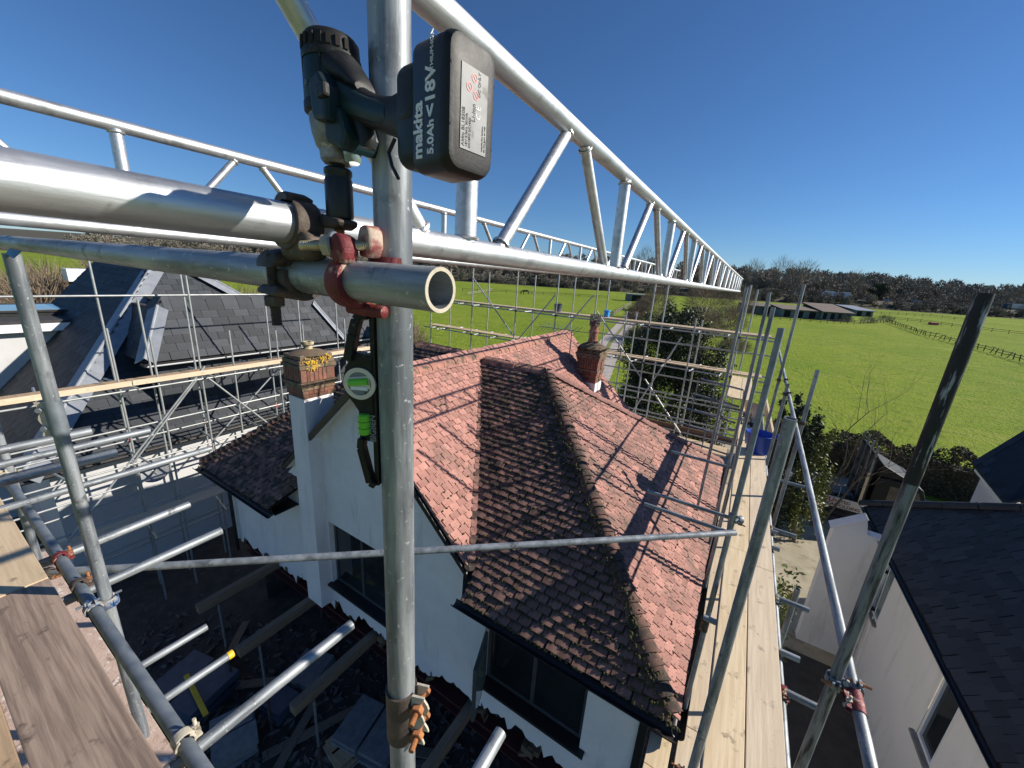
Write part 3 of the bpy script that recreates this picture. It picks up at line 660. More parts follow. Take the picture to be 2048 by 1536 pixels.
part('upper_floor', box2((XL+.05, WY+.3, -6.95), (XRW-.05, 9.1*K, -6.75)), M['dark_timber'], house)
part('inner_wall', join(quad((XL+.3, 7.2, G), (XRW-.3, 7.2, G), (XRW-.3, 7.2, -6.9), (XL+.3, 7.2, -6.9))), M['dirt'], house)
part('black_corner_trim', box2((XRW-.005, WY-.03, G+1.5), (XRW+.09, WY+.12, -3.95*K)), M['black_gutter'], house)
part('steel_beam', join(box2((XL+.3, WY+.02, -6.98), (XRW-.1, WY+.24, -6.96)), box2((XL+.3, WY+.12, -7.2), (XRW-.1, WY+.14, -6.98)), box2((XL+.3, WY+.02, -7.22), (XRW-.1, WY+.24, -7.2))), M['red_steel'], house)
# fascia, verge boards, gutters
def gutter(a, b, r=.062):
    a, b = np.array(a), np.array(b); d = nrm(b-a); s = nrm(np.cross(d, (0, 0, 1))); V, F = [], []; seg = 8; n = seg+1
    for c in (a, b):
        for rr in (r, r-.006):
            for i in range(n): t = math.pi*(1+i/seg); V.append(c+rr*(math.cos(t)*s+math.sin(t)*np.array([0, 0, 1])))
    for i in range(seg): F += [(i, i+1, 2*n+i+1, 2*n+i), (n+i, 3*n+i, 3*n+i+1, n+i+1), (i, n+i, n+i+1, i+1), (2*n+i, 2*n+i+1, 3*n+i+1, 3*n+i)]
    F += [(0, 2*n, 3*n, n), (seg, n+seg, 3*n+seg, 2*n+seg)]
    return V, F
gz = -3.87*K
part('gutter', gutter(k_(-2.36, 2.975, -3.845), k_(.20, 2.975, -3.845)), M['black_gutter'], house, smooth=50)
part('gutter', gutter(k_(.20, 2.99, -3.845), k_(.20, 9.45, -3.845)), M['black_gutter'], house, smooth=50)
part('gutter', gutter(k_(-9.2, 2.88, -4.27), k_(-6.38, 2.88, -4.27)), M['black_gutter'], house, smooth=50)
part('fascia', box2(k_(-2.30, 3.03, -3.98), k_(.12, 3.07, -3.84)), M['black_gutter'], house)
part('fascia', box2(k_(.09, 3.075, -3.98), k_(.13, 9.39, -3.84)), M['black_gutter'], house)
part('fascia', box2(k_(-9.1, 2.94, -4.36), k_(-6.45, 2.98, -4.24)), M['black_gutter'], house)
part('soffit', box2(k_(-2.30, 3.08, -3.97), k_(-.02, 3.43, -3.95)), M['black_gutter'], house)
part('soffit', box2(k_(-9.1, 2.99, -4.35), k_(-6.4, 3.43, -4.33)), M['black_gutter'], house)
vg = lambda x: ZR-.94*abs(x-XR)
def verge(xa, xb):
    pts = [k_(x, 3.22, vg(x)-.015) for x in np.linspace(xa, xb, 9)]+[k_(x, 3.22, vg(x)-.15+.05*abs((x-XR)/2)) for x in np.linspace(xb, xa, 9)]
    return prism(pts, (0, 1, 0), .05)
part('verge_board', verge(XR, XE+.02), M['black_gutter'], house)
part('verge_board', verge(-6.45, XR), M['black_gutter'], house)
part('verge_wedge', prism([k_(XR, 3.24, ZR-.02), k_(XE, 3.24, vg(XE)-.02), k_(XE, 3.24, vg(XE)-.1), k_(XR, 3.24, ZR-.12), k_(-6.45, 3.24, vg(-6.45)-.1), k_(-6.45, 3.24, vg(-6.45)-.02)], (0, 1, 0), .2), M['render_wall'], house)
part('wall_hook', sweep([(-1.95*K, WY-.01, -4.25*K), (-1.95*K, WY-.09, -4.27*K), (-1.93*K, WY-.09, -4.34*K), (-1.97*K, WY-.05, -4.33*K)], .006, 6), M['black_gutter'], house)
part('downpipe', sweep([k_(-9.02, 2.9, -4.3), k_(-9.02, 3.3, -4.5), k_(-9.02, 3.34, -4.7), (-9.02*K, 3.34*K, -7.2)], .04, 10), M['black_gutter'], house, smooth=50)

# --- chimneys, brick by brick
def chimney(x0, x1, y0, y1, zb, zw, layers, pot, stack_z0, brick=.215):
    """layers: (height, projection, style, material) from the white stack upwards"""
    st = part('chimney_stack', box2((x0, y0, stack_z0), (x1, y1, zw)), M['render_wall'], house, bevel=.01)
    part('mortar_core', box2((x0+.02, y0+.02, zw-.01), (x1-.02, y1-.02, zw+sum(l[0] for l in layers))), M['mortar'], st)
    z = zw; k = 0
    for h, pr, style, m in layers:
        k += 1; a0, a1, b0, b1 = x0-pr, x1+pr, y0-pr, y1+pr; g = .009
        for side in range(4):
            L = (a1-a0) if side % 2 == 0 else (b1-b0); bw = .072 if style == 's' else (.222 if k % 2 else .2); n = max(2, round(L/bw))
            for i in range(n):
                p, q = L*i/n+g/2, L*(i+1)/n-g/2; t = .10
                if side in (1, 3):
                    p, q = max(p, t*.98), min(q, L-t*.98)
                    if q-p < .02: continue
                j = random.gauss(0, .002)
                if side == 0: bb = ((a0+p, b0+j, z+g/2), (a0+q, b0+t, z+h-g/2))
                elif side == 2: bb = ((a0+p, b1-t, z+g/2), (a0+q, b1+j, z+h-g/2))
                elif side == 1: bb = ((a1-t, b0+p, z+g/2), (a1+j, b0+q, z+h-g/2))
                else: bb = ((a0+j, b0+p, z+g/2), (a0+t, b0+q, z+h-g/2))
                part('brick', box2(*bb), M[m], st, tint=random.random(), bevel=.004)
        z += h
    return st, z
B, D = 'brick', 'brick_dirty'
x0, x1, y0, y1 = -5.98*K, -5.56*K, 3.20*K, 3.70*K
st1, zt = chimney(x0, x1, y0, y1, 0, -2.06*K, [(.075, .0, 'l', B), (.075, .012, 'l', B), (.075, .03, 'l', D), (.075, .055, 'l', D), (.225, .03, 's', B), (.075, .055, 'l', D), (.075, .035, 'l', D), (.075, .015, 'l', D)], None, -6.66)
part('flaunching', rev(((x0+x1)/2, (y0+y1)/2, zt-.01), (0, 0, 1), [(0, .32), (.05, .22), (.08, .1)], 12), M['brick_dirty'], st1, smooth=60)
part('chimney_pot', rev(((x0+x1)/2, (y0+y1)/2, zt+.03), (0, 0, 1), [(0, .085), (.05, .08), (.06, .065), (.10, .065), (.115, .10), (.14, .105), (.16, .10), (.16, .06), (.02, .06)], 16, caps=False), M['pot_cream'], st1, smooth=45)
sp = []
for i in range(120):
    cyl_, czl = random.choice(((.28, .10), (.72, .06), (.35, .19)))
    f, g_ = min(1, max(0, random.gauss(cyl_, .12))), max(.0, random.gauss(czl, .04)); sp.append((np.array([x1+.035+.02*(g_ > .05)+.0, y0+(y1-y0)*f, zt-.01-g_]), np.array([1.0, 0, 0]), random.uniform(.006, .022)))
part('lichen', cushions(sp, .12), M['lichen'], st1, kind='stuff')
x0, x1, y0, y1 = -3.62*K, -3.07*K, 9.55*K, 10.05*K
st2, zt = chimney(x0, x1, y0, y1, 0, -2.62*K, [(.078, .0, 'l', B), (.078, .0, 'l', B), (.078, .0, 'l', B), (.078, .02, 'l', B), (.078, .04, 'l', D), (.235, .02, 's', B), (.078, .04, 'l', B), (.078, .06, 'l', D), (.078, .08, 'l', D), (.078, .05, 'l', D), (.078, .03, 'l', D)], None, -5.0*K)
part('flaunching', rev(((x0+x1)/2, (y0+y1)/2, zt-.01), (0, 0, 1), [(0, .42), (.08, .30), (.15, .15)], 12), M['brick_dirty'], st2, smooth=60)
part('chimney_pot', rev(((x0+x1)/2-.02, (y0+y1)/2, zt+.05), (0, 0, 1), [(0, .14), (.10, .135), (.12, .15), (.15, .15), (.17, .13), (.36, .125), (.38, .145), (.42, .145), (.44, .12), (.62, .115), (.64, .14), (.70, .145), (.70, .10), (.1, .1)], 18, caps=False), M['pot'], st2, smooth=40)
wv = []
c = np.array([(x0+x1)/2-.02, (y0+y1)/2, zt+.62])
for i in range(16):
    a = 2*math.pi*i/16; wv.append(sweep([c+np.array([.15*math.cos(a+f*1.2), .15*math.sin(a+f*1.2), .30*f]) for f in (0, .33, .66, 1)], .006, 4))
    wv.append(sweep([c+np.array([.15*math.cos(a-f*1.2), .15*math.sin(a-f*1.2), .30*f]) for f in (0, .33, .66, 1)], .006, 4))
for z in (0, .1, .2, .3): wv.append(sweep([c+np.array([.152*math.cos(a), .152*math.sin(a), z]) for a in np.linspace(0, 2*math.pi, 17)], .008, 4))
part('wire_cowl', join(*wv), M['wire'], st2)
sp = [(np.array([random.uniform(x0-.05, x1+.05), y0-.04 if i % 2 else random.uniform(y0, y1), zt+random.uniform(-.25, .05)]), nrm((.2, -1, .6)), random.uniform(.02, .05)) for i in range(60)]
part('moss', cushions(sp), M['moss'], st2, kind='stuff')
# television aerial strapped near the far end of the ridge
ab = k_(-3.9, 9.6, -2.2); aerial = thing('television_aerial', 'old many armed television aerial on thin mast at the far end of the tiled ridge', 'aerial', ab)
mt = k_(-3.9, 9.6, -1.35); part('mast', cyl(ab, mt, .016, 8), M['galv_dark'], aerial, smooth=50)
a1, a2 = mt+np.array([-1.25, .35, -.02]), mt+np.array([.6, -.2, .06]); part('boom', cyl(a1, a2, .01, 6), M['galv_dark'], aerial)
for i in range(11):
    p = a1+(a2-a1)*(.03+.075*i); part('element', cyl(p+np.array([-.08, -.16, -.12]), p+np.array([.08, .16, .12]), .007, 5), M['galv_dark'], aerial)
for s in (-1, 1): part('reflector', cyl(a2+np.array([0, 0, -.22*s]), a2+np.array([.14, .1, .32*s]), .006, 5), M['galv_dark'], aerial)

# ------------------------------------------------------------------ foreground scaffolding
TR = .02415
def tube(label, p, q, m='galv', name='scaffold_tube', group=None, r=TR, seg=24):
    if m == 'galv': d = np.abs(np.array(q, float)-np.array(p, float)); m = ('galv_x', 'galv_y', 'galv')[int(np.argmax(d))]
    return solo(name, pipe(p, q, r, .004, seg), M[m], label, 'scaffold tube', group, smooth=40)
PX, PY = -.413, .374
tube('thick grey upright scaffold tube in the foreground that carries the spirit level', (PX, PY, -1.6), (PX, PY, .62), name='scaffold_standard', seg=32)
LY, LZ = .324, -.020
lg = thing('scaffold_ledger', 'horizontal grey tube with open sawn end in front of the foreground upright', 'scaffold tube', (-1.5, LY, LZ))
part('tube', pipe((-4.6, LY, LZ+.03), (-.287, LY, LZ-.001), TR, .0042, 40), M['galv_x'], lg, smooth=40)
part('cut_end', band((-.2866, LY, LZ-.001), (1, 0, 0), TR-.0042, TR+.0001, .0012, 0, 360, (0, 0, 1), 40), M['beige_clamp'], lg)

# aluminium lattice beams
def lattice(label, P0, P1, hgt, y_first, y_lo, y_hi, mark=None):
    t = thing('lattice_beam', label, 'lattice beam', P0, 'aluminium lattice beams')
    P0, P1 = np.array(P0), np.array(P1)
    def pt(y, top): f = (y-P0[1])/(P1[1]-P0[1]); sag = -.02*max(0, f)*(1-min(1, f))*4*.3; p = P0+(P1-P0)*f; return p+np.array([0, 0, sag+(hgt if top else 0)])
    for top in (0, 1):
        ys = np.linspace(y_lo, y_hi, 10); part('chord', sweep([pt(y, top) for y in ys], TR, 28), M['alu'], t, smooth=40)
    bay = .95; n0 = math.ceil((y_lo-y_first)/bay); k = n0
    while y_first+k*bay <= y_hi+.01:
        y = y_first+k*bay; near = y < 4
        part('post', cyl(pt(y, 0)+np.array([0, 0, .015]), pt(y, 1)-np.array([0, 0, .015]), .0215 if near else .02, 18 if near else 8), M['alu'], t, smooth=40)
        if near:
            for top in (0, 1):
                c = pt(y, top)+np.array([0, 0, -TR-.0 if top else TR]); part('weld', rev(c+np.array([0, 0, -.004]), (0, 0, 1), [(0, .0255), (.003, .028), (.006, .0245)], 16, caps=False), M['weld'], t, smooth=80)
        for (a, b) in ((.105, .43), (.845, .52)):
            p, q = pt(y+a, 0), pt(y+b, 1)
            if y+bay > y_hi+.02: continue
            part('diagonal', cyl(p, q, .0155 if near else .015, 16 if near else 8), M['alu'], t, smooth=40)
            if near:
                d = nrm(q-p); part('weld', rev(p+d*(TR/d[2]-.004), d, [(0, .020), (.004, .0215), (.008, .0165)], 14, caps=False), M['weld'], t, smooth=80)
                part('weld', rev(q-d*(TR/d[2]+.004), d, [(0, .0165), (.004, .0215), (.008, .020)], 14, caps=False), M['weld'], t, smooth=80)
        k += 1
    if mark: part('paint_mark', band(pt(mark, 0), P1-P0, TR, TR+.0008, .10, 30, 120, (0, 0, -1), 8), M['orange_mark'], t)
    return t
lattice('nearest aluminium lattice beam, its thick lower tube passing behind the foreground upright', (-.515, .1, .046), (-.345, 13.5, -.04), .352, .645, -.55, 13.5, mark=2.08)
lattice('second aluminium lattice beam farther away, parallel behind the nearest one', (-2.25, .1, .075), (-2.1, 13.5, .07), .385, .64, -.9, 13.5)

# couplers
def bolt_set(parent, p, d, L, mb='rust', r=.0062, nut_at=.45, nr=.0125, nh=.013):
    d = nrm(d); part('bolt', thread(np.array(p), d, r, L), M[mb], parent, smooth=30)
    part('nut', hexnut(np.array(p)+d*(L*nut_at), d, nr, nh), M[mb], parent, bevel=.0008)
def coupler(label, c, ax1, ax2, off, m, mb='rust', detail=True, name='scaffold_coupler', group=None):
    """two clamp jaws round tubes with axes ax1 (through c) and ax2 (through c + off), each with its bolt"""
    c = np.array(c, float); off = np.array(off, float); t = thing(name, label, 'scaffold coupler', c, group); n = nrm(off)
    for cc, ax, s in ((c, ax1, 1), (c+off, ax2, -1)):
        ax = nrm(ax); side = nrm(np.cross(ax, n))
        part('jaw', join(band(cc, ax, TR+.0005, TR+.0075, .046, -150, 150, -n*s*-1, 20), box(cc+side*(TR+.012)+n*s*.010, (.026, .010, .042), (side, n, ax))), M[m], t, smooth=40, bevel=.0016)
        part('flap', join(band(cc, ax, TR+.0075, TR+.0125, .034, -75, 40, -n*s, 12), box(cc+side*(TR+.012)-n*s*.014, (.024, .011, .034), (side, n, ax))), M[m], t, smooth=40, bevel=.0016)
        bolt_set(t, cc+side*(TR+.014)+n*s*.026, -n*s, .082, mb, nut_at=.50)
    return t
# red double coupler: ledger to upright
def forged(c, sz, ax=None): return box(c, sz, ax)
rc = thing('double_coupler', 'flaking red double coupler clamping the open ended tube to the foreground upright', 'scaffold coupler', (PX-.03, LY, LZ))
cx_ = -.432
def curved(c, axis, ref, a0, a1, r0, r1, w0, w1, seg=26):
    """a forged strap round an axis whose thickness and width change along it"""
    c = np.array(c, float); d = nrm(axis); u = np.array(ref, float); u = nrm(u-d*np.dot(u, d)); v = np.cross(d, u); V, F = [], []; ri = TR+.0004
    for i in range(seg+1):
        f = i/seg; a = R_(a0+(a1-a0)*f); e = math.cos(a)*u+math.sin(a)*v; ro = ri+r0+(r1-r0)*f+.0025*math.sin(f*math.pi); w = w0+(w1-w0)*f
        V += [c+e*ri-d*w/2, c+e*(ro-.002)-d*w/2, c+e*ro-d*w*.32, c+e*ro+d*w*.32, c+e*(ro-.002)+d*w/2, c+e*ri+d*w/2]
    for i in range(seg):
        for k in range(6): F.append((i*6+k, i*6+(k+1) % 6, i*6+6+(k+1) % 6, i*6+6+k))
    F += [tuple(reversed(range(6))), tuple(range(seg*6, seg*6+6))]
    return V, F
part('jaw', curved((cx_, LY, LZ), (1, 0, 0), (0, 0, 1), 22, 255, .006, .008, .022, .034), M['red_clamp'], rc, smooth=50)
part('hinge', rev((cx_-.014, LY+.002, LZ-.0345), nrm((1, .22, -.03)), [(0, .005), (.002, .0078), (.040, .0085), (.056, .0078), (.058, .005)], 16), M['red_clamp'], rc, smooth=50)
part('saddle', curved((PX, PY, LZ+.014), (0, 0, 1), (-.8, -.6, 0), -120, 120, .006, .006, .034, .034), M['red_clamp'], rc, smooth=50)
part('lug', prism([(cx_+.002, LY-.027, LZ+.018), (cx_+.016, LY-.027, LZ+.020), (cx_+.021, LY-.027, LZ+.034), (cx_+.017, LY-.027, LZ+.050), (cx_+.004, LY-.027, LZ+.055), (cx_-.008, LY-.027, LZ+.046), (cx_-.009, LY-.027, LZ+.030)], (0, 1, 0), .024), M['red_clamp'], rc, bevel=.006, smooth=60)
part('lug', prism([np.array([PX-.010, PY-.047, LZ+.030])+np.array(q) for q in ((0, 0, 0), (.018, -.004, -.002), (.027, -.006, .010), (.026, -.006, .030), (.016, -.004, .036), (.002, 0, .034), (-.003, 0, .018))], (.2, 1, 0), .020), M['worn_red'], rc, bevel=.004, smooth=60)
bd = nrm((-.86, -.42, -.06)); b0 = np.array([PX+.012, LY+.004, LZ+.043])
part('bolt', thread(b0, bd, .0066, .088), M['brass'], rc, smooth=30)
part('nut', hexnut(b0+bd*.046, bd, .0135, .013), M['beige_clamp'], rc, bevel=.001)
part('washer', rev(b0+bd*.043, bd, [(0, .0160), (.003, .0160)], 18), M['galv_dark'], rc, smooth=30)
# swivel coupler: beam to ledger
BX = -.512
scp = thing('swivel_coupler', 'rusty brown swivel coupler joining the lattice beam to the open ended tube', 'scaffold coupler', (-.53, .34, 0))
part('upper_jaw', curved((BX, .306, .0465), (0, 1, 0), (0, 0, 1), 40, 292, .006, .010, .030, .044), M['rust_clamp'], scp, smooth=50)
part('upper_flap', curved((BX, .306, .0465), (0, 1, 0), (0, 0, 1), -62, 20, .010, .007, .026, .034), M['rust_clamp'], scp, smooth=50)
part('flap_lug', prism([np.array([ux_, .316, .0425])+np.array(q) for ux_ in (-.466,) for q in ((-.018, 0, 0), (.010, 0, -.002), (.021, 0, .002), (.022, 0, .009), (.008, 0, .012), (-.016, 0, .016))], (0, 1, 0), .030), M['rust_clamp'], scp, bevel=.005, smooth=60)
part('lower_jaw', curved((-.548, LY, LZ), (1, 0, 0), (0, 0, 1), -115, 62, .010, .007, .046, .036), M['rust_clamp'], scp, smooth=50)
part('jaw_lug', prism([np.array([-.574, LY-.046, LZ+.008])+np.array(q) for q in ((0, 0, 0), (.040, 0, 0), (.046, .006, .012), (.036, .010, .022), (.006, .010, .022), (-.006, .006, .012))], (0, 1, .2), .026), M['rust_clamp'], scp, bevel=.007, smooth=60)
part('lower_flap', curved((-.548, LY, LZ), (1, 0, 0), (0, 0, 1), 75, 215, .006, .009, .030, .036), M['rust_clamp'], scp, smooth=50)
part('flap_lug', prism([np.array([-.576, LY-.046, LZ-.027])+np.array(q) for q in ((0, 0, .002), (.042, 0, 0), (.046, .004, .008), (.038, .008, .014), (.004, .008, .014), (-.005, .004, .008))], (0, 1, -.2), .026), M['rust_clamp'], scp, bevel=.005, smooth=60)
ux, uy = -.463, .331
part('bolt', thread((ux, uy, -.004), (0, 0, 1), .0066, .075), M['rust'], scp, smooth=30)
part('bolt', thread((-.553, LY-.034, LZ-.068), (0, 0, 1), .0068, .095), M['rust_clamp'], scp, smooth=30)
part('nut', hexnut((-.553, LY-.034, LZ-.042), (0, 0, 1), .0135, .014), M['rust_clamp'], scp, bevel=.001)
part('swivel_boss', rev((-.520, LY-.012, .0), (0, 0, 1), [(0, .014), (.004, .021), (.012, .023), (.020, .021), (.026, .014)], 20), M['rust_clamp'], scp, smooth=50)
part('forked_lug', prism([np.array([-.500, LY-.034, LZ+.022])+np.array(q) for q in ((-.012, 0, 0), (.020, 0, -.002), (.034, 0, .010), (.030, 0, .030), (.008, 0, .036), (-.014, 0, .026))], (0, 1, 0), .030), M['rust_clamp'], scp, bevel=.007, smooth=60)
# sleeve coupler on the foreground upright
def sleeve(label, c, ax, L, m, side, mb='rust', name='sleeve_coupler', r=TR, bolts=2, mlug=None):
    c = np.array(c, float); ax = nrm(ax); side = np.array(side, float); side = nrm(side-ax*np.dot(side, ax)); w = np.cross(ax, side)
    t = thing(name, label, 'sleeve coupler', c-ax*L/2)
    part('sleeve', band(c, ax, r+.0003, r+.0042, L, 14, 346, side, 40), M[m], t, smooth=40)
    for s in (-1, 1):
        pts = []
        for f in np.linspace(-.5, .5, 13): pts.append(c+side*(r+.020+.006*math.cos(f*4*math.pi*1.0))+ax*L*f+w*s*.0085)
        inner = [c+side*(r-.001)+ax*L*f+w*s*.0085 for f in (.5, -.5)]
        part('lug', prism(pts+inner, w*s, .0045), M[mlug or m], t, bevel=.001)
    for k in range(bolts):
        f = (-.27, .27)[k]; p = c+side*(r+.013)+ax*L*f-w*.020
        part('bolt', thread(p, w, .0058, .062), M[mb], t, smooth=30); part('nut', hexnut(p+w*.030, w, .0125, .012), M[mb], t, bevel=.001); part('bolt_head', hexnut(p-w*.004, w, .0115, .008), M[mb], t, bevel=.001)
    return t
sleeve('dull sleeve coupler with two rusty bolts low on the foreground upright', (PX, PY, -.805), (0, 0, -1), .118, 'rust_clamp', (.93, .36, 0), mlug='beige_clamp')

# ------------------------------------------------------------------ impact wrench
WX, WYY = -.4625, .333
hd = nrm((.99, -.13, 0)); ws = np.array([-hd[1], hd[0], 0.0])    # handle direction; ws points away behind the battery
up3 = np.array([0, 0, 1.0])
wr = thing('impact_wrench', 'battery impact wrench with deep black socket standing on the swivel coupler bolt', 'impact wrench', (WX, WYY, .056))
ctr = np.array([WX, WYY, 0.0])
part('socket', rev(ctr+up3*.054, up3, [(0, .0152), (.003, .0162), (.043, .0162), (.046, .0150), (.048, .0150), (.050, .0162), (.055, .0162), (.057, .0140)], 30), M['socket_metal'], wr, smooth=35)
part('anvil', cyl(ctr+up3*.109, ctr+up3*.118, .0085, 16), M['black_plastic'], wr, smooth=35)
part('gearcase', rev(ctr+up3*.115, up3, [(0, .0150), (.004, .0185), (.014, .0195), (.017, .0225), (.030, .0262), (.042, .0280), (.054, .0285)], 30), M['gear_metal'], wr, smooth=35)
part('motor_housing', rev(ctr+up3*.166, up3, [(0, .0295), (.004, .0312), (.036, .0312), (.054, .0300), (.058, .0285)], 32), M['teal_plastic'], wr, smooth=35)
part('housing_grip', join(prism([ctr+hd*.010+ws*-.0330+up3*.152, ctr+hd*.038+ws*-.0320+up3*.147, ctr+hd*.042+ws*-.0320+up3*.180, ctr+hd*.028+ws*-.0330+up3*.196, ctr+hd*.006+ws*-.0330+up3*.190], ws, .065)), M['teal_plastic'], wr, bevel=.005)
part('end_cap', join(rev(ctr+up3*.222, up3, [(0, .0295), (.003, .0306), (.016, .0296), (.020, .0265), (.0205, .0)], 32, caps=False)), M['black_plastic'], wr, smooth=35)
vs = []
for i in range(10):
    a = R_(200+i*17); d = np.array([math.cos(a), math.sin(a), 0]); vs.append(box(ctr+d*.0306+up3*.2305, (.003, .0045, .010), (d, np.cross(up3, d), up3)))
part('vent', join(*vs), M['underlay'], wr)
part('collar', rev(ctr+up3*.216, up3, [(0, .0312), (.002, .0320), (.006, .0320), (.008, .0312)], 32, caps=False), M['black_plastic'], wr, smooth=40)
part('nose_guard', rev(ctr+up3*.164, up3, [(0, .0294), (.002, .0324), (.010, .0326), (.012, .0316)], 30, caps=False), M['black_plastic'], wr, smooth=40)
fd = nrm(-hd*.85-ws*.5)
lettering('makita', ctr+fd*.0316+np.array([fd[1], -fd[0], 0])*-.0045+up3*.178, up3, -np.array([-fd[1], fd[0], 0]), .0115, M['sticker'], wr)
def ellip_sweep(pts, a, b, n1, n2, seg=22):
    V, F = [], []
    for k, p in enumerate(pts):
        for i in range(seg): t = 2*math.pi*i/seg; V.append(p+n1*a[k]*math.cos(t)+n2*b[k]*math.sin(t))
    for k in range(len(pts)-1): F += [(k*seg+i, k*seg+(i+1) % seg, (k+1)*seg+(i+1) % seg, (k+1)*seg+i) for i in range(seg)]
    return V, F+[tuple(reversed(range(seg))), tuple(range((len(pts)-1)*seg, len(pts)*seg))]
BZ = .134                                                            # height of the battery's centre
hp = [ctr+hd*(.016+.142*f)+up3*(.188+(BZ+.004-.188)*f**.9-.006*math.sin(f*3.1)) for f in np.linspace(0, 1, 9)]
part('handle', ellip_sweep(hp, [.016, .016, .0155, .015, .0145, .0145, .0155, .018, .0225], [.034, .028, .0215, .0185, .0172, .0172, .0185, .024, .034], ws, up3), M['black_plastic'], wr, smooth=60)
part('grip_side', ellip_sweep([p-ws*.010 for p in hp[1:7]], [.0072, .0074, .0072, .0068, .0068, .006], [.0165, .0145, .0122, .0112, .0112, .0095], ws, up3), M['teal_plastic'], wr, smooth=60)
part('back_cover', ellip_sweep([ctr+hd*(.004+.062*f)+up3*(.216-.034*f**1.3) for f in np.linspace(0, 1, 6)], [.029, .025, .021, .018, .016, .012], [.022, .021, .019, .016, .011, .006], ws, up3), M['black_plastic'], wr, smooth=60)
part('trigger', ellip_sweep([ctr+hd*(.052+.004*math.sin(f*3.1))+up3*(.158-.034*f)+hd*.016*f for f in np.linspace(0, 1, 6)], [.009]*6, [.008, .011, .012, .011, .009, .005], ws, hd), M['black_plastic'], wr, smooth=60)
part('direction_lever', box(ctr+hd*.038-ws*.033+up3*.174, (.018, .008, .013), (hd, ws, up3)), M['black_plastic'], wr, bevel=.003)
part('lamp', rev(ctr+hd*.034+up3*.124, nrm(hd*.2-up3), [(0, .010), (.010, .009), (.012, .007)], 14), M['sky_glass'], wr, smooth=40)
part('nose_cover', prism([ctr+hd*.014-ws*.022+up3*.132, ctr+hd*.046-ws*.018+up3*.120, ctr+hd*.054-ws*.018+up3*.138, ctr+hd*.046-ws*.020+up3*.164, ctr+hd*.018-ws*.024+up3*.164], ws, .044), M['teal_plastic'], wr, bevel=.006)
for z_, a_ in ((.206, 215), (.190, 262)):
    d = np.array([math.cos(R_(a_)), math.sin(R_(a_)), 0]); part('case_screw', rev(ctr+d*.0305+up3*z_, d, [(0, .0026), (.0016, .0026), (.0016, .0012), (.0006, .0010)], 10, caps=False), M['galv_dark'], wr)
for a_ in (232, 300): part('case_seam', box(ctr+np.array([math.cos(R_(a_)), math.sin(R_(a_)), 0])*.0311+up3*.193, (.0012, .0012, .05), (np.array([math.cos(R_(a_)), math.sin(R_(a_)), 0]), np.array([-math.sin(R_(a_)), math.cos(R_(a_)), 0]), up3)), M['underlay'], wr)
bc = ctr+hd*.192+up3*BZ                                              # centre of the joint between foot and battery
def slab(c, hl, hw, t0, t1, rnd, taper=1.0, seg=5):
    """rounded slab: long side vertical (hl), width along ws (hw), from c + hd*t0 to c + hd*t1"""
    out = []
    for (sx, sz) in ((1, 1), (-1, 1), (-1, -1), (1, -1)):
        base_a = {(1, 1): 0, (-1, 1): 90, (-1, -1): 180, (1, -1): 270}[(sx, sz)]
        for i in range(seg+1): a = R_(base_a+90*i/seg); out.append((sx*(hw-rnd)+rnd*math.cos(a), sz*(hl-rnd)+rnd*math.sin(a)))
    n = len(out); V = [c+ws*x+up3*z+hd*t0 for x, z in out]+[c+ws*x*taper+up3*z*taper+hd*t1 for x, z in out]
    return V, [tuple(reversed(range(n))), tuple(range(n, 2*n))]+[(i, (i+1) % n, n+(i+1) % n, n+i) for i in range(n)]
BH, BW = .051, .0275
part('handle_foot', slab(bc, .043, .0235, -.040, -.008, .014), M['teal_plastic'], wr, smooth=35, bevel=.006)
part('foot_pad', slab(bc+up3*.014, .024, .0248, -.037, -.012, .010), M['black_plastic'], wr, smooth=35, bevel=.005)
part('belt_clip', sweep([bc-ws*.024-hd*.040-up3*.018, bc-ws*.027-hd*.046-up3*.030, bc-ws*.028-hd*.040-up3*.042, bc-ws*.028-hd*.030-up3*.054], .0018, 6), M['black_plastic'], wr)
bt = part('battery', slab(bc, BH, BW, -.010, .028, .012), M['navy_plastic'], wr, smooth=35, bevel=.004)
part('battery_shell', slab(bc, BH+.0018, BW+.0012, .026, .038, .014, taper=.93), M['black_plastic'], bt, smooth=35, bevel=.004)
part('label_plate', prism([bc+hd*.0382+ws*x+up3*z for x, z in ((-.015, -.033), (.0165, -.033), (.0165, .029), (-.015, .029))], hd, .0005), M['sticker'], bt)
fx = bc-ws*(BW+.0003)                                                # side that faces the lens
lettering('makita', fx-up3*.041+hd*.0045, up3, -hd, .0165, M['print_white'], bt, bold=.0005)
lettering('5.0Ah', fx-up3*.039+hd*.0195, up3, -hd, .0110, M['print_white'], bt, bold=.0003)
lettering('<18V', fx-up3*.011+hd*.0208, up3, -hd, .0170, M['print_white'], bt, bold=.0004)
lettering('LITHIUM-ION', fx+up3*.0185+hd*.0185, up3, -hd, .0053, M['print_white'], bt)
lf = bc+hd*.0388
for k, (tx, w_, z_, sz) in enumerate((('Akku BL1850B', -.0105, -.031, .0048), ('18V 5.0Ah 90Wh', -.0068, -.031, .0036), ('DC18RC DC18SD', -.0034, -.031, .0030), ('Li-ion', .0018, -.010, .0060), ('C E', .0076, -.007, .0070), ('DC ONLY', .0072, .010, .0040), ('recycle the battery', .0120, -.030, .0026), ('do not burn or wet', .0150, -.030, .0026))):
    lettering(tx, lf+ws*w_+up3*z_, up3, -ws, sz, M['black_plastic'] if k not in (4,) else M['print_white'], bt, extrude=.0002)
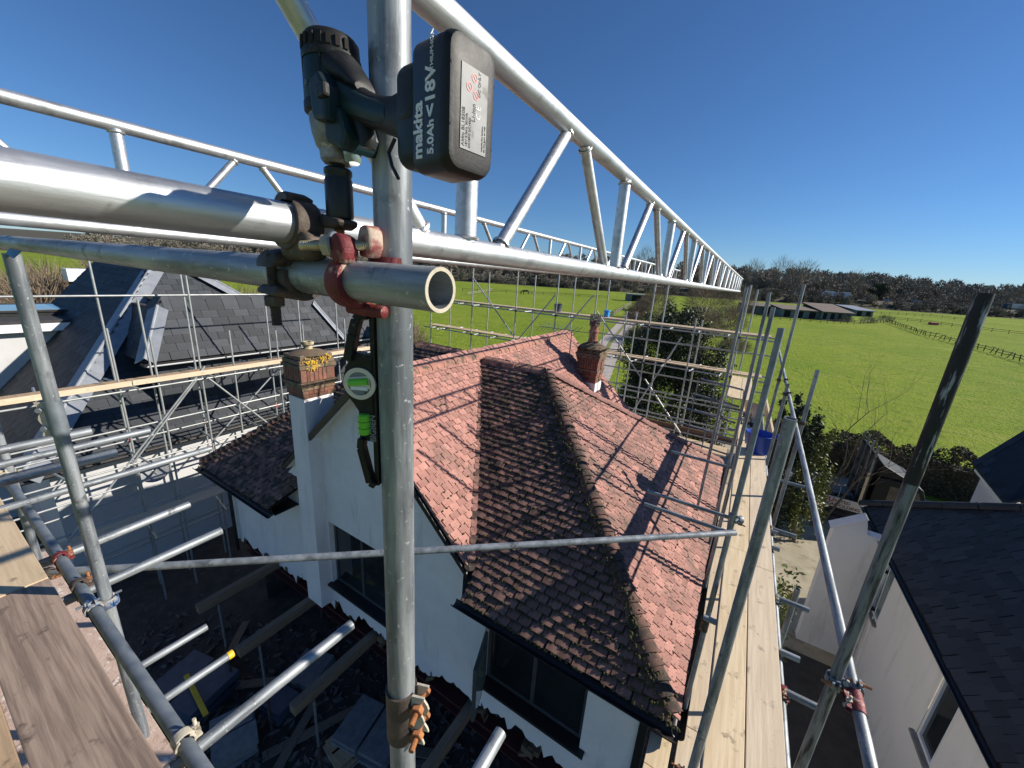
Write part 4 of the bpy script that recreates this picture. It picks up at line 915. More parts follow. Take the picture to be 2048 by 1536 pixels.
for (w_, z_) in ((-.006, .014), (.000, .022), (.002, .010)):
    part('warning_ring', band(lf+ws*w_+up3*z_, hd, .0027, .0034, .0004, 0, 360, up3, 20), M['bright_red'], bt)
    part('warning_bar', box(lf+ws*w_+up3*z_, (.0004, .0007, .0058), (hd, nrm(ws+up3), nrm(up3-ws))), M['bright_red'], bt)
for (x, z) in ((-.0255, .025), (-.0255, -.018), (.0255, .025), (.0255, -.025)): part('screw_recess', rev(bc+hd*.0352+ws*x*.96+up3*z, hd, [(0, .0016), (.0022, .0016)], 10), M['underlay'], bt)

# ------------------------------------------------------------------ spirit level held against the upright
lvr = nrm((.90, .44, 0)); lvn = np.array([lvr[1], -lvr[0], 0.0])      # across the level, and its face towards the lens
e0 = np.array([PX, PY, 0])-lvr*.0262+lvn*.0105                        # its straight edge beside the tube
def lv(x, z): return e0-lvr*x+up3*z
lev = thing('spirit_level', 'black cast spirit level with green vials held against the foreground upright', 'spirit level', lv(.02, -.322))
def bar(pts, w, t=.016):
    sh = []
    for (a, b) in zip(pts, pts[1:]): sh.append(beam(a, b, w, t, up_=lvn))
    return join(*sh)
zt, zm = -.062, -.165
part('body', join(prism([lv(0, -.122), lv(.030, -.118), lv(.044, -.140), lv(.0485, -.160), lv(.045, -.180), lv(.034, -.195), lv(.027, -.206), lv(.027, -.250), lv(0, -.254)], -lvn, .017)), M['level_black'], lev, bevel=.0025)
part('straight_edge', prism([lv(-.001, zt), lv(.0065, zt), lv(.0065, -.325), lv(-.001, -.325)], -lvn, .018), M['level_black'], lev, bevel=.0015)
part('upper_handle', join(bar([lv(.005, zt-.004), lv(.014, zt-.001), lv(.0225, zt-.010), lv(.0285, -.092), lv(.037, -.130)], .012)), M['level_black'], lev, bevel=.002)
part('lower_handle', join(bar([lv(.022, -.246), lv(.024, -.262), lv(.012, -.318), lv(.003, -.322)], .010)), M['level_black'], lev, bevel=.002)
dc = lv(.0225, -.163)+lvn*.0005
part('dial', band(dc, lvn, .0172, .0235, .004, 0, 360, up3, 36), M['ivory'], lev, smooth=30)
part('dial_face', rev(dc-lvn*.001, lvn, [(0, .0175), (.0015, .0175)], 30), M['sticker'], lev, smooth=30)
part('vial_window', box(dc+lvn*.0012+up3*.001, (.030, .0012, .019), (nrm(lvr+up3*.14), lvn, nrm(up3-lvr*.14))), M['ivory'], lev, bevel=.0004)
part('vial', cyl(dc+lvn*.003-lvr*.0135+up3*.001, dc+lvn*.003+lvr*.0135+up3*.005, .0052, 16), M['vial'], lev, smooth=40)
part('vial_seat', box(dc+lvn*.0022-up3*.0065, (.024, .001, .005), (lvr, lvn, up3)), M['print_white'], lev)
part('plumb_vial', rev(lv(.018, -.240)+lvn*.001, up3, [(0, .0070), (.002, .0088), (.030, .0088), (.032, .0070)], 18), M['vial'], lev, smooth=40)
part('vial_line', join(*[band(lv(.018, -.240)+lvn*.001+up3*z, up3, .0088, .0092, .0007, 0, 360, lvr, 18) for z in (.011, .021)]), M['level_black'], lev)
lettering('BIGBEN', lv(.0015, -.2515)+lvn*.0004, up3, -lvr, .0125, M['sticker'], lev, extrude=.0008, bold=.0003)

# ------------------------------------------------------------------ scaffolding on the near side, lower left of the view
S1 = (-2.39, .318); S0 = (-4.42, .300)
tube('long upright grey tube with a sleeve joint beside the timber walkway', (S1[0], S1[1], -4.8), (S1[0], S1[1], -.045), name='scaffold_standard')
sleeve('grey pressed sleeve coupler with square lugs on the upright beside the timber walkway', (S1[0], S1[1], -.70), (0, 0, -1), .15, 'galv_dark', (-.55, -.83, 0), mb='galv_dark', mlug='beige_clamp')
tube('upright grey tube at the far edge of the photo behind the sleeve jointed one', (S0[0], S0[1], -4.5), (S0[0], S0[1], -.05), name='scaffold_standard')
DLY, DLZ = .272, -1.655
tube('dark weathered tube running along the edge of the timber walkway', (-4.9, DLY, DLZ+.005), (-.45, DLY, DLZ-.015), 'galv_dark', name='scaffold_ledger')
tube('lower grey ledger hidden under the timber walkway', (-4.9, .27, -2.68), (-.6, .27, -2.68), name='scaffold_ledger')
def stub(label, x, ya, yb, z, m='galv', x2=None): return tube(label, (x, ya, z), (x if x2 is None else x2, yb, z), m, name='scaffold_transom')
zs = DLZ-.051
stub('stub tube above the dark pit, second nearest the walkway upright, pointing at the white house', -3.02, -.55, .90, zs, x2=-3.10)
stub('stub tube that passes just behind the sleeve jointed upright over the dark pit', -2.62, -.55, .895, zs)
stub('long stub tube reaching over the dark pit from the beige clamp', -1.40, -.55, .925, zs, x2=-1.365)
stub('short bright tube end at the bottom edge of the photo under the foreground upright', -.50, -.4, .945, zs)
stub('low grey tube poking out over the dark pit below the dusty boards', -2.96, -.5, .82, -2.62, x2=-2.93)
yc = stub('scuffed low tube with yellow end cap poking over the dark pit', -2.60, -.5, .815, -2.62, 'galv', x2=-2.56)
solo('tube_cap', rev((-2.56, .795, -2.62), (0, 1, 0), [(0, .0262), (.030, .0262), (.034, .023), (.034, .0)], 18, caps=False), M['yellow'], 'yellow plastic cap on the end of a low tube', 'end cap', smooth=40)
stub('upper stub tube ending left of the sleeve coupler, second from the top', -2.86, -.3, .56, -1.10)
stub('thin upper stub tube ending above the dark slate roof', -3.36, -.3, .57, -1.11)
stub('tube sticking out near the satellite dish level with the sleeve coupler lower end', -3.75, -.3, 1.30, -1.62)
stub('grey tube stub at far edge under the upper stub tubes', -4.0, -.3, 1.0, -1.42)
tube('very long pale tube crossing in front of the white gable and the mossy roof', (-3.62, .16, -2.03), (.262, 3.36, -1.93), 'galv_plain', name='scaffold_tube')
coupler('red painted coupler on the dark walkway tube at a stub tube crossing', (-2.95, DLY, DLZ), (1, 0, 0), (0, 1, 0), (0, 0, -.051), 'red_clamp', 'rust')
coupler('rust brown coupler at the near end of the very long pale tube', (-3.45, .25, -2.0), (.77, .63, 0), (0, 0, 1), (-.03, -.045, 0), 'rust_clamp', 'rust')
coupler('coupler with blue painted jaws where the dark walkway tube meets the upright', (S1[0]+.01, DLY, DLZ), (1, 0, 0), (0, 0, 1), (0, .05, 0), 'blue_clamp', 'galv_dark')
coupler('dusty beige coupler holding the long stub tube at the bottom of the photo', (-1.405, DLY, DLZ), (1, 0, 0), (0, 1, 0), (0, 0, -.051), 'beige_clamp', 'beige_clamp')
coupler('brown coupler on the dark tube just under the upright with blue clamp', (-2.62, DLY, DLZ), (1, 0, 0), (0, 1, 0), (0, 0, -.051), 'rust_clamp', 'rust')
coupler('yellowish coupler at the far edge on the most distant near upright', (S0[0]+.01, DLY, DLZ), (1, 0, 0), (0, 0, 1), (0, .03, 0), 'beige_clamp', 'beige_clamp')
coupler('bright red coupler low on the sleeve jointed upright beside the dusty boards', (S1[0], S1[1], -2.62), (0, 0, 1), (1, 0, 0), (0, -.05, -.02), 'bright_red', 'galv_dark')
solo('red_stopper', rev((-1.98, .40, -2.60), (.2, 1, .1), [(0, .018), (.02, .022), (.032, .015), (.036, .0)], 14), M['bright_red'], 'small bright red plastic cap lying on the dusty boards', 'cap', smooth=50)
solo('blue_tape_flag', prism([(-2.36, .30, -.045), (-2.31, .31, -.02), (-2.25, .33, .0), (-2.27, .33, -.025), (-2.33, .31, -.06)], (0, 1, 0), .004), M['blue_tape'], 'scrap of blue tape at the top of the sleeve jointed upright', 'tape')
# walkway boards at the lens's side
def board(label, x0, x1, y0, y1, z, m, th=.038, name='scaffold_board', group=None, bands=True, tilt=0, axis='x'):
    t = thing(name, label, 'scaffold board', ((x0+x1)/2, (y0+y1)/2, z-th), group)
    part('plank', box2((x0, y0, z-th), (x1, y1, z)), M[m], t, bevel=.004)
    return t
zb = -1.605
board('weathered brown plank with open grain at the bottom corner of the photo', -2.72, .1, -.028, .198, zb, 'board_brown')
board('pale yellow plank beyond the end of the weathered brown one', -5.6, -2.735, -.030, .197, zb-.003, 'board_x')
board('tan plank at the extreme bottom corner beside the weathered brown one', -3.6, .1, -.265, -.040, zb-.004, 'board_tan')
for i, (y0, lb) in enumerate(((.155, 'mortar dusted plank just below the dark walkway tube, outermost'), (-.075, 'mortar dusted plank under the walkway, middle one'), (-.305, 'mortar dusted plank under the walkway, innermost'))):
    board(lb, -4.9, -.9, y0, y0+.225, -2.59, 'dusty_board')
# ------------------------------------------------------------------ scaffold along the eaves on the sunny side
IX, OX = .236, .685
tube('stout grey upright with open top standing inside the pale boards, nearest of its row', (.236, 1.91, -4.6), (.236, 1.91, -.50), name='scaffold_standard')
tube('tall black painted upright standing against the green field', (.69, 2.04, -.70), (.69, 2.04, .045), 'black_tube', name='scaffold_standard')
tube('grey lower length of the black painted upright outside the pale boards', (.69, 2.04, -5.2), (.69, 2.04, -.701), 'black_worn', name='scaffold_standard')
tube('dark steel upright second in the inner row, its top against the field', (.238, 3.62, -4.6), (.238, 3.62, -.26), 'galv_dark', name='scaffold_standard')
tube('slim upright of the inner row just behind the dark steel one', (.24, 5.6, -5), (.24, 5.6, -.17), name='scaffold_standard')
tube('slim upright third from the lattice beam end', (.235, 7.9, -5), (.235, 7.9, .0), 'galv_dark', name='scaffold_standard')
tube('pair upright close beside the slim third one', (.20, 6.6, -5), (.20, 6.6, -.08), name='scaffold_standard')
tube('upright nearest the end of the lattice beam', (-.10, 7.2, -5), (-.10, 7.2, .05), name='scaffold_standard')
tube('tall thin upright crossing the shed roofs', (.69, 8.1, -6), (.69, 8.1, .16), name='scaffold_standard')
tube('leaning grey upright in front of the evergreen shrub', (.86, 5.9, -6.5), (.86, 5.9, -.88), name='scaffold_standard')
tube('short dark upright behind the bright handrail tube', (.74, 7.2, -6.5), (.74, 7.2, -1.35), 'galv_dark', name='scaffold_standard')
tube('outer upright whose grey foot stands on the concrete yard', (.92, 4.1, -8.9), (.92, 4.1, -2.72), name='scaffold_standard')
hr0, hr1 = (.757, 1.2, -1.79), (.80, 11.5, -1.32)
tube('bright handrail tube sloping down from the shrub to the bottom of the photo', hr0, hr1, name='scaffold_handrail')
hv = nrm(np.array(hr1)-np.array(hr0)); hp_ = lambda y: np.array(hr0)+hv*((y-1.2)/hv[1])
sleeve('faded red sleeve coupler on the bright handrail tube', hp_(1.98), hv, .15, 'red_clamp', (-1, 0, .1), mb='beige_clamp')
coupler('grey coupler fixing the bright handrail to the black painted upright', hp_(2.04), hv, (0, 0, 1), (-.069, 0, 0), 'galv_dark', 'rust')
for i, (y, ox) in enumerate(((5.9, .083), (7.2, -.045), (8.1, -.095))): coupler(('nearest', 'middle', 'farthest')[i]+' small dark coupler along the bright handrail tube', hp_(y), hv, (0, 0, 1), (ox, 0, 0), 'rust_clamp', 'rust')
ZP = -2.65
zt_ = ZP-.04-.0255
tr_l = ['bottom edge of the photo', 'mossy hip', 'pair over the clay tiles, nearer one', 'pair over the clay tiles, farther one', 'blue tub']
for i, (y, x0, x1) in enumerate(((1.75, .0, .80), (3.2, .18, .86), (4.68, -.66, .80), (5.03, -.70, .80), (6.62, -.66, 1.20), (8.6, .1, .9), (10.2, -.2, .9))):
    lb = ['transom under the boards at the bottom edge of the photo', 'transom under the boards level with the mossy hip foot', 'nearer of two tubes jutting over the clay tiles below the long pale tube', 'farther of two tubes jutting over the clay tiles above the long pale tube', 'dark tube crossing the pale boards and jutting over the tiles by the blue tub', 'transom under the boards behind the blue tub', 'transom at the far end of the pale boards'][i]
    tube(lb, (x0, y, zt_), (x1, y, zt_), 'galv' if i != 4 else 'galv_dark', name='scaffold_transom', seg=16)
tube('ledger under the inner edge of the pale boards', (.31, .6, zt_-.05), (.31, 11, zt_-.05), 'galv_dark', name='scaffold_ledger', seg=16)
tube('ledger under the outer edge of the pale boards', (.735, .6, zt_-.05), (.735, 11, zt_-.05), 'galv', name='scaffold_ledger', seg=16)
for i, (y, m) in enumerate(((1.91, 'rust_clamp'), (3.62, 'galv_dark'))): coupler(('dark coupler at the foot of the stout open topped upright', 'grey coupler where the very long pale tube meets the dark steel upright')[i], (IX, y, (-2.72, -1.93)[i]), (0, 0, 1), (0, 1, 0) if i == 0 else (.77, .63, 0), (-.05, 0, 0) if i == 0 else (.05, -.02, 0), m, 'rust')
sleeve('brown plate sleeve coupler on the inner upright above the gutter', (.238, 3.62, -3.15), (0, 0, -1), .14, 'rust_clamp', (-1, -.2, 0), mb='rust')
for i, (x, y, lb) in enumerate(((.735, 2.75, 'red and white coupler poking out past the outer edge of the pale boards'), (.735, 3.75, 'dark coupler on the outer ledger near the concrete yard'), (.735, 5.0, 'dark coupler under the outer board edge by the yellow leaves'))):
    coupler(lb, (x, y+.09, zt_-.05), (0, 1, 0), (1, 0, 0), (0, 0, .05), ('red_clamp', 'galv_dark', 'rust_clamp')[i], 'beige_clamp')
    tube('short stub tube beside the '+('red and white', 'dark yard side', 'leaf side')[i]+' coupler', (.70, y+.09, zt_-.0), (.98, y+.09, zt_-.0), name='scaffold_transom', seg=14)
def boards_run(label, x0, w, z, joints, m, tint):
    for (a, b), lb in zip(zip(joints, joints[1:]), label):
        t = thing('scaffold_board', lb, 'scaffold board', (x0+w/2, (a+b)/2, z-.038)); part('plank', box2((x0+.002, a+.004, z-.038), (x0+w-.002, b-.004, z+random.uniform(-.002, .002))), M[m], t, bevel=.004)
        for e_ in (a+.012, b-.05): part('end_band', box2((x0+.001, e_, z-.0395), (x0+w-.001, e_+.03, z+.0025)) if False else box2((x0-.0005, e_, z-.03), (x0+w+.0005, e_+.03, z-.006)), M['galv_dark'], t)
boards_run(['inner pale plank of the walkway, nearest length', 'inner pale plank of the walkway beyond its first joint'], .283, .211, ZP, [.9, 4.30, 10.9], 'board_y', 0)
boards_run(['outer pale plank of the walkway, nearest length', 'outer pale plank of the walkway under the blue tub'], .497, .211, ZP, [.9, 4.12, 10.9], 'board_y2', 0)
ZL = -4.38
boards_run(['lower plank against the gutter corner, nearest length', 'lower plank against the gutter, long far length'], .235, .215, ZL, [1.2, 3.55, 9.6], 'board_y2', 0)
boards_run(['lower plank peeping out beneath the gutter corner', 'lower plank on the wall side, far length'], -.015, .205, ZL+.001, [1.2, 2.98, 3.3], 'board_y', 0)
def leaning(label, p, q, w, m): 
    t = thing('toe_board', label, 'scaffold board', p); part('plank', beam(p, q, .038, w), M[m], t, bevel=.004)
leaning('plank standing on edge behind the blue tub, outer side', (.80, 8.0, ZP+.13), (.74, 11.3, ZP+.13), .22, 'board_y')
leaning('plank on edge at the inner side behind the blue tub', (.30, 9.6, ZP+.12), (.31, 11.2, ZP+.12), .2, 'board_y2')
# blue tub
bx, by = .585, 7.45
tub = thing('rubber_tub', 'blue flexible rubber tub standing on the pale boards', 'tub', (bx, by, ZP))
part('body', rev((bx, by, ZP), (0, 0, 1), [(0, .15), (.015, .165), (.33, .205), (.335, .212), (.345, .205), (.33, .198), (.03, .158), (.025, .0)], 30, caps=False), M['blue_tub'], tub, smooth=50)
for s in (-1, 1): part('handle', sweep([(bx+s*.20, by-.06, ZP+.325), (bx+s*.235, by-.045, ZP+.36), (bx+s*.24, by+.045, ZP+.36), (bx+s*.20, by+.06, ZP+.325)], .012, 8), M['blue_tub'], tub, smooth=50)
solo('dark_rag', join(*[box((.43+random.gauss(0, .05), 9.2+random.gauss(0, .25), ZP+.02+random.uniform(0, .05)), (.09, .13, .04), (nrm((1, random.gauss(0, .6), random.gauss(0, .3))), nrm((0, 1, .2)), (0, 0, 1))) for _ in range(9)]), M['underlay'], 'crumpled dark rag lying on the boards beyond the blue tub', 'rag', bevel=.01)

# ------------------------------------------------------------------ far scaffold across the end of the house
FYa, FYb = 12.9, 13.85
fs = thing('far_scaffold', 'grey tube scaffold standing across the far end of the tiled house', 'scaffold', (-5, FYa, G))
f12 = FYa/12.3; f13 = FYb/13.3
def fpart(name, p, q, parent, m='galv_far', r=TR, seg=8): return part(name, cyl(p, q, r, seg), M[m], parent, smooth=50)
sx = [(-11.4, -11.2), (-9.26, -9.19), (-7.27, -7.08), (-5.66, -5.47), (-4.27, -4.22), (-2.51, -2.32), (-.08, .1)]
for a, b in sx:
    fpart('standard', (a*f12, FYa, G), (a*f12, FYa, .15), fs); fpart('standard', (b*f13, FYb, G), (b*f13, FYb, .05), fs)
for z in (-1.32, -2.50, -3.75, -4.55, -6.4):
    fpart('ledger', (-12.4, FYa+.05, z), (.9, FYa+.05, z), fs); fpart('ledger', (-12.4, FYb-.05, z), (.9, FYb-.05, z), fs)
for z in (-3.35, -4.1): fpart('handrail', (-4.5, FYa-.05, z), (.3, FYa-.05, z), fs)
for z in (-1.27, -2.45):
    for i, x in enumerate(np.arange(-11.8, .5, .82)):
        fpart('transom', (x+random.gauss(0, .1), FYa-.28-random.uniform(0, .15), z), (x+random.gauss(0, .05), FYb+.1, z), fs)
for x_ in (-3.4, -1.3): fpart('standard', (x_, FYa, G), (x_, FYa, -.9), fs); fpart('standard', (x_+.1, FYb, G), (x_+.1, FYb, -1.0), fs)
for z in (-1.85, -3.0): fpart('handrail', (-4.6, FYb-.05, z), (.9, FYb-.05, z), fs)
for a, b, za, zb_ in ((-9.7, -7.6, -.2, -2.3), (-7.4, -6.0, -2.4, -.6), (-5.9, -4.6, -2.3, -.5), (-4.4, -2.6, -1.0, -3.0), (-2.7, -1.6, -4.2, -1.5), (-2.5, -.2, -3.0, -5.6)):
    fpart('brace', (a, FYa-.05, za), (b, FYa-.05, zb_), fs)
for a, b in sx:
    for z in (-1.32, -2.50, -3.75): part('coupler', join(box((a*f12, FYa+.02, z), (.075, .085, .07)), cyl((a*f12-.06, FYa-.02, z+.02), (a*f12+.06, FYa-.02, z+.02), .012, 6)), M['rust_clamp'], fs, bevel=.008)
for z, lb in ((-1.20, 'upper planks of the far scaffold'), (-2.38, 'lower planks of the far scaffold')):
    for k, (a, b) in enumerate(((-12.2, -8.4), (-8.4, -4.5), (-4.5, .7))):
        for j in range(2):
            t = thing('scaffold_board', ('front' if j == 0 else 'rear')+' plank in the '+('first', 'middle', 'last')[k]+' bay of the '+lb, 'scaffold board', ((a+b)/2, FYa+.2+.23*j, z-.04))
            part('plank', box2((a+.01, FYa+.10+.23*j, z-.038), (b-.01, FYa+.325+.23*j, z+random.uniform(-.003, .003))), M['board_x'], t)
solo('toe_board', box2((-2.75, 13.0, -4.62), (.55, 13.04, -4.38)), M['toe_timber'], 'long brown toe board beyond the tiles under the far scaffold', 'scaffold board', bevel=.005)
for j in range(3): solo('scaffold_board', box2((-2.6, 12.0+.24*j, -4.66), (.25, 12.225+.24*j, -4.62)), M['board_x'], ('nearest', 'middle', 'farthest')[j]+' of three sunny planks behind the clay hip and before the brown toe board', 'scaffold board', bevel=.004)
board('sunny plank on the far corner return of the pale walkway, inner', -.05, .22, 10.2, 13.0, -2.44, 'board_y')
board('sunny plank on the far corner return of the pale walkway, outer', .23, .46, 10.2, 13.0, -2.442, 'board_y2')
# things left on the far planks
bk = thing('builders_bucket', 'dark bucket standing on the upper planks of the far scaffold', 'bucket', (-6.2, FYa+.3, -1.2))
part('body', rev((-6.0, FYa+.3, -1.2), (0, 0, 1), [(0, .12), (.28, .15), (.29, .155), (.28, .14), (.02, .11)], 18, caps=False), M['polythene'], bk, smooth=50)
part('handle', sweep([(-6.15, FYa+.3, -.93), (-6.1, FYa+.3, -.86), (-5.9, FYa+.3, -.86), (-5.85, FYa+.3, -.93)], .006, 6), M['galv_dark'], bk)
solo('plastic_crate', join(box2((-4.27, FYa+.35, -1.2), (-4.12, FYa+.55, -1.0)), box2((-4.29, FYa+.33, -1.02), (-4.10, FYa+.57, -.97))), M['blue_bag'], 'bright blue plastic crate behind the chimney pot on the far scaffold', 'crate', bevel=.02)
# mesh guard beyond the lower boards
for i in range(5): tube(('lowest', 'second', 'third', 'fourth', 'top')[i]+' of five short rails between the far corner uprights', (-1.1+.1*i, 10.6, -3.9+.42*i), (.25, 10.4, -3.95+.42*i), name='scaffold_handrail', seg=10)
for i, x in enumerate((-.75, -.35)): tube(('thin upright in the short rail guard nearer the hip', 'thin upright in the short rail guard nearer the boards')[i], (x, 10.55, -5), (x, 10.55, -2.3), name='scaffold_standard', seg=10, r=.015)

# ------------------------------------------------------------------ slate roofed house beyond the pit
lh = thing('slate_house', 'white house with grey slate hipped roof and lead hips behind the scaffold', 'house', (-18, 6, G))
EX, EZ, RS = -13.9, -5.45, 1.13          # eaves line x, z and the slope's rise
SP = []
c_, s_ = slope_dir(RS)
sl_e = Slope((EX, 0, EZ), (0, 1, 0), (-c_, 0, s_))
xs_ = lambda v: EX-v*c_
LS = (18.15-13.9)/c_
hipL = lambda x: 1.22+(EX-x)*1.03; hipR = lambda x: 12.8-(EX-x)*1.46
courses(sl_e, LS, lambda v: hipL(xs_(v)), lambda v: hipR(xs_(v)), .46, .52, .25, .012, 'slate', jit=.6, gap=.016, camber=0, lift=.026, store=SP)
sl_n = Slope((0, 1.10, EZ), (1, 0, 0), (0, c_, s_))      # slope that faces the lens
courses(sl_n, LS, lambda v: -24.0, lambda v: EX-.12-(v*c_)/1.03, .46, .52, .25, .012, 'slate', jit=.6, gap=.016, camber=0, lift=.026, store=SP)
# dormer: slate hung front, cheek and mansard top
DX, DY0, DY1, DZ0, DZ1 = -14.62, 4.08, 12.0, -5.0, -3.10
fr_ = Slope((DX, 0, DZ0), (0, 1, 0), (-.02, 0, 1))
courses(fr_, DZ1-DZ0-.1, lambda v: DY0, lambda v: DY1-2.0*v*0, .46, .52, .25, .012, 'slate', jit=.5, gap=.016, camber=0, lift=.026, store=SP)
MS = 2.0; cm, sm = slope_dir(MS)
ms = Slope((DX+.28, 0, DZ1), (0, 1, 0), (-cm, 0, sm)); MH = 1.42/sm
courses(ms, MH-.05, lambda v: DY0-.18+v*cm, lambda v: DY1, .46, .52, .25, .012, 'slate', jit=.5, gap=.016, camber=0, lift=.026, store=SP)
ck = Slope((0, DY0-.30, DZ1), (1, 0, 0), (0, cm, sm))
courses(ck, MH-.05, lambda v: -17.2+v*.9, lambda v: DX+.16-v*cm, .46, .52, .25, .012, 'slate', jit=.5, gap=.016, camber=0, lift=.026, store=SP)
emit(lh, SP, 'roof_slate', None, ['slate'], 'roof_slating')
dz = -.02
part('roof_deck', join(quad((EX, 1.1, EZ+dz), (EX, 12.8, EZ+dz), (-18.15, 6.6, -.66), (-18.15, 5.5, -.66)), quad((EX, 1.1, EZ+dz), (-18.15, 5.5, -.66), (-24, 5.5, -.66), (-24, 1.1, EZ+dz)), quad((EX, 12.8, EZ+dz), (-24, 12.8, EZ+dz), (-18.15, 6.6, -.66))), M['underlay'], lh)
fz = DZ1+1.42; fxm = DX+.28-1.42/MS
part('dormer', join(box2((-17, DY0+.02, DZ0-.4), (DX-.01, DY1, DZ1)), prism([(DX+.26, DY0-.28, DZ1), (fxm+.02, DY0+.40, fz-.02), (-17.6, DY0+.40, fz-.02), (-17.6, DY0-.28, DZ1)], (0, 1, 0), .01)), M['slate_dark'], lh)
part('dormer_flat_roof', box2((-18.0, DY0+.38, fz-.10), (fxm+.03, DY1, fz+.02)), M['felt'], lh)
part('dormer_fascia', box2((DX+.0, DY0-.34, DZ1-.12), (DX+.33, DY1, DZ1-.02)), M['black_gutter'], lh)
part('white_gutter', gutter((DX+.36, DY0-.3, DZ1-.06), (DX+.36, DY1, DZ1-.06)), M['white_trim'], lh)
def lead(pa, pb, w, n_): return prism([np.array(pa)+w_ for w_ in (np.zeros(3),)], n_, .01)
def lead_strip(a, b, w, lift=.13):
    a, b = np.array(a, float), np.array(b, float); d = nrm(b-a); sh = []
    for s in (-1, 1):
        side = nrm(np.cross(d, (0, 0, 1)))*s; q = side*w-np.array([0, 0, w*.56])
        sh.append(([a+[0, 0, lift], b+[0, 0, lift], b+q+[0, 0, lift], a+q+[0, 0, lift]], [(0, 1, 2, 3)]))
    sh.append(cyl(a+[0, 0, lift], b+[0, 0, lift], .04, 8)); return join(*sh)
part('lead_hip', lead_strip((EX+.05, 1.05, EZ), (-18.15, 5.45, -.66), .34), M['lead'], lh)
part('lead_hip', lead_strip((EX+.05, 12.8, EZ), (-18.15, 6.65, -.66), .34), M['lead'], lh)
part('lead_ridge', lead_strip((-18.15, 5.45, -.66), (-18.15, 6.65, -.66), .22), M['lead'], lh)
part('lead_hip', lead_strip((DX+.28, DY0-.30, DZ1), (fxm, DY0+.41, fz), .26), M['lead'], lh)
part('lead_hip', lead_strip((DX+.28, 10.2, DZ1), (fxm, 9.4, fz), .18), M['lead'], lh)
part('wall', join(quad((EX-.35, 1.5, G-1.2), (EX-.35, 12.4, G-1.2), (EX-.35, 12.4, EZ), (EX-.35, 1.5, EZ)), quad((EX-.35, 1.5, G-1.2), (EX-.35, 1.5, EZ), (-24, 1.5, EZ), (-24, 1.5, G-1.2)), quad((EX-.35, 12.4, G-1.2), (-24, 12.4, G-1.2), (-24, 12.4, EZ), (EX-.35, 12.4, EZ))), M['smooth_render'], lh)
part('soffit', box2((EX-.36, 1.05, EZ-.1), (EX+.02, 12.8, EZ-.06)), M['white_trim'], lh)
part('gutter', gutter((EX+.08, 1.0, EZ-.03), (EX+.08, 12.9, EZ-.03)), M['black_gutter'], lh)
def rooflight(parent, x0, x1, y0, y1, z, tilt=.10):
    r_ = part('rooflight', join(box2((x0, y0, z), (x1, y1, z+.12)), box2((x0-.05, y0-.05, z+.12), (x1+.05, y1+.05, z+.20))), M['black_gutter'], parent, bevel=.01)
    part('pane', box2((x0, y0, z+.201), (x1, y1, z+.212)), M['sky_glass'], r_)
rooflight(lh, -17.4, -16.1, 4.9, 6.6, fz+.02); rooflight(lh, -17.5, -16.1, 7.6, 9.6, fz+.02)
# the lower wing at the photo's edge
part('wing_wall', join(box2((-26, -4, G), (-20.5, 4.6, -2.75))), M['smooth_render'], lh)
part('wing_roof', box2((-26.4, -4.4, -2.74), (-20.2, 4.7, -2.50)), M['felt'], lh, bevel=.02)
part('wing_fascia', box2((-20.24, -4.4, -2.86), (-20.16, 4.7, -2.60)), M['white_trim'], lh)
rooflight(lh, -23.6, -21.6, 2.2, 4.2, -2.5)
part('vent_strip', box2((-20.49, .3, -5.0), (-20.46, 1.3, -4.9)), M['black_gutter'], lh)
# red chimney of a house farther off
hc = thing('distant_chimney', 'small brick chimney with white top far behind the slate roof', 'chimney', (-44, 8.8, G))
part('stack', box2((-44.5, 8.3, G), (-43.5, 9.3, -2.6)), M['brick'], hc); part('cap', box2((-44.7, 8.1, -2.6), (-43.3, 9.5, -1.7)), M['white_trim'], hc)
dish = thing('satellite_dish', 'grey satellite dish with dark bands on the white wall under the slate eaves', 'satellite dish', (EX-.3, 3.2, -6.4))
part('reflector', rev((EX+.25, 3.3, -6.05), nrm((.75, -.1, .55)), [(0, .02), (.02, .2), (.06, .34), (.07, .36), (.05, .34), (.012, .02)], 24, caps=False), M['dish'], dish, smooth=60)
part('arm', sweep([(EX-.34, 3.3, -6.5), (EX+.1, 3.3, -6.4), (EX+.22, 3.3, -6.1), (EX+.7, 3.25, -6.0)], .018, 6), M['galv_dark'], dish)
# scaffold in front of the slate house
ls = thing('slate_house_scaffold', 'grey tube scaffold in front of the slate roofed house', 'scaffold', (-12.6, 4.5, G))
LA, LB = -13.0, -12.25
for r_ in (4.62, 2.91, 1.996, 1.45): fpart('standard', (LA, -LA/r_, G), (LA, -LA/r_, -.30), ls)
for r_, zt2 in ((4.55, -1.75), (2.84, -.35), (1.928, -2.1), (1.40, -1.9)): fpart('standard', (LB, -LB/r_, G), (LB, -LB/r_, zt2), ls)
for x, zz in ((LA, (-1.10, -3.20, -4.75, -5.55, -7.0, -7.8)), (LB, (-3.25, -5.10, -5.60, -7.2))):
    for z in zz: fpart('ledger', (x+.05, -1.5, z), (x+.05, 10.2, z+.02), ls)
for r_ in (3.6, 2.4, 1.7): fpart('standard', (LB, -LB/r_, G), (LB, -LB/r_, -2.0), ls)
for r_ in (3.7, 1.72): fpart('standard', (LA, -LA/r_, G), (LA, -LA/r_, -1.2), ls)
for x, z in ((LB, -4.2), (LB, -6.4), (LA, -6.3)): fpart('handrail', (x-.05, -1.4, z), (x-.05, 10.0, z+.02), ls)
for y, d in ((2.6, 1.6), (5.9, -1.5), (7.9, 1.4)): fpart('brace', (LB+.05, y, -5.1), (LB+.05, y+d, -3.2), ls)
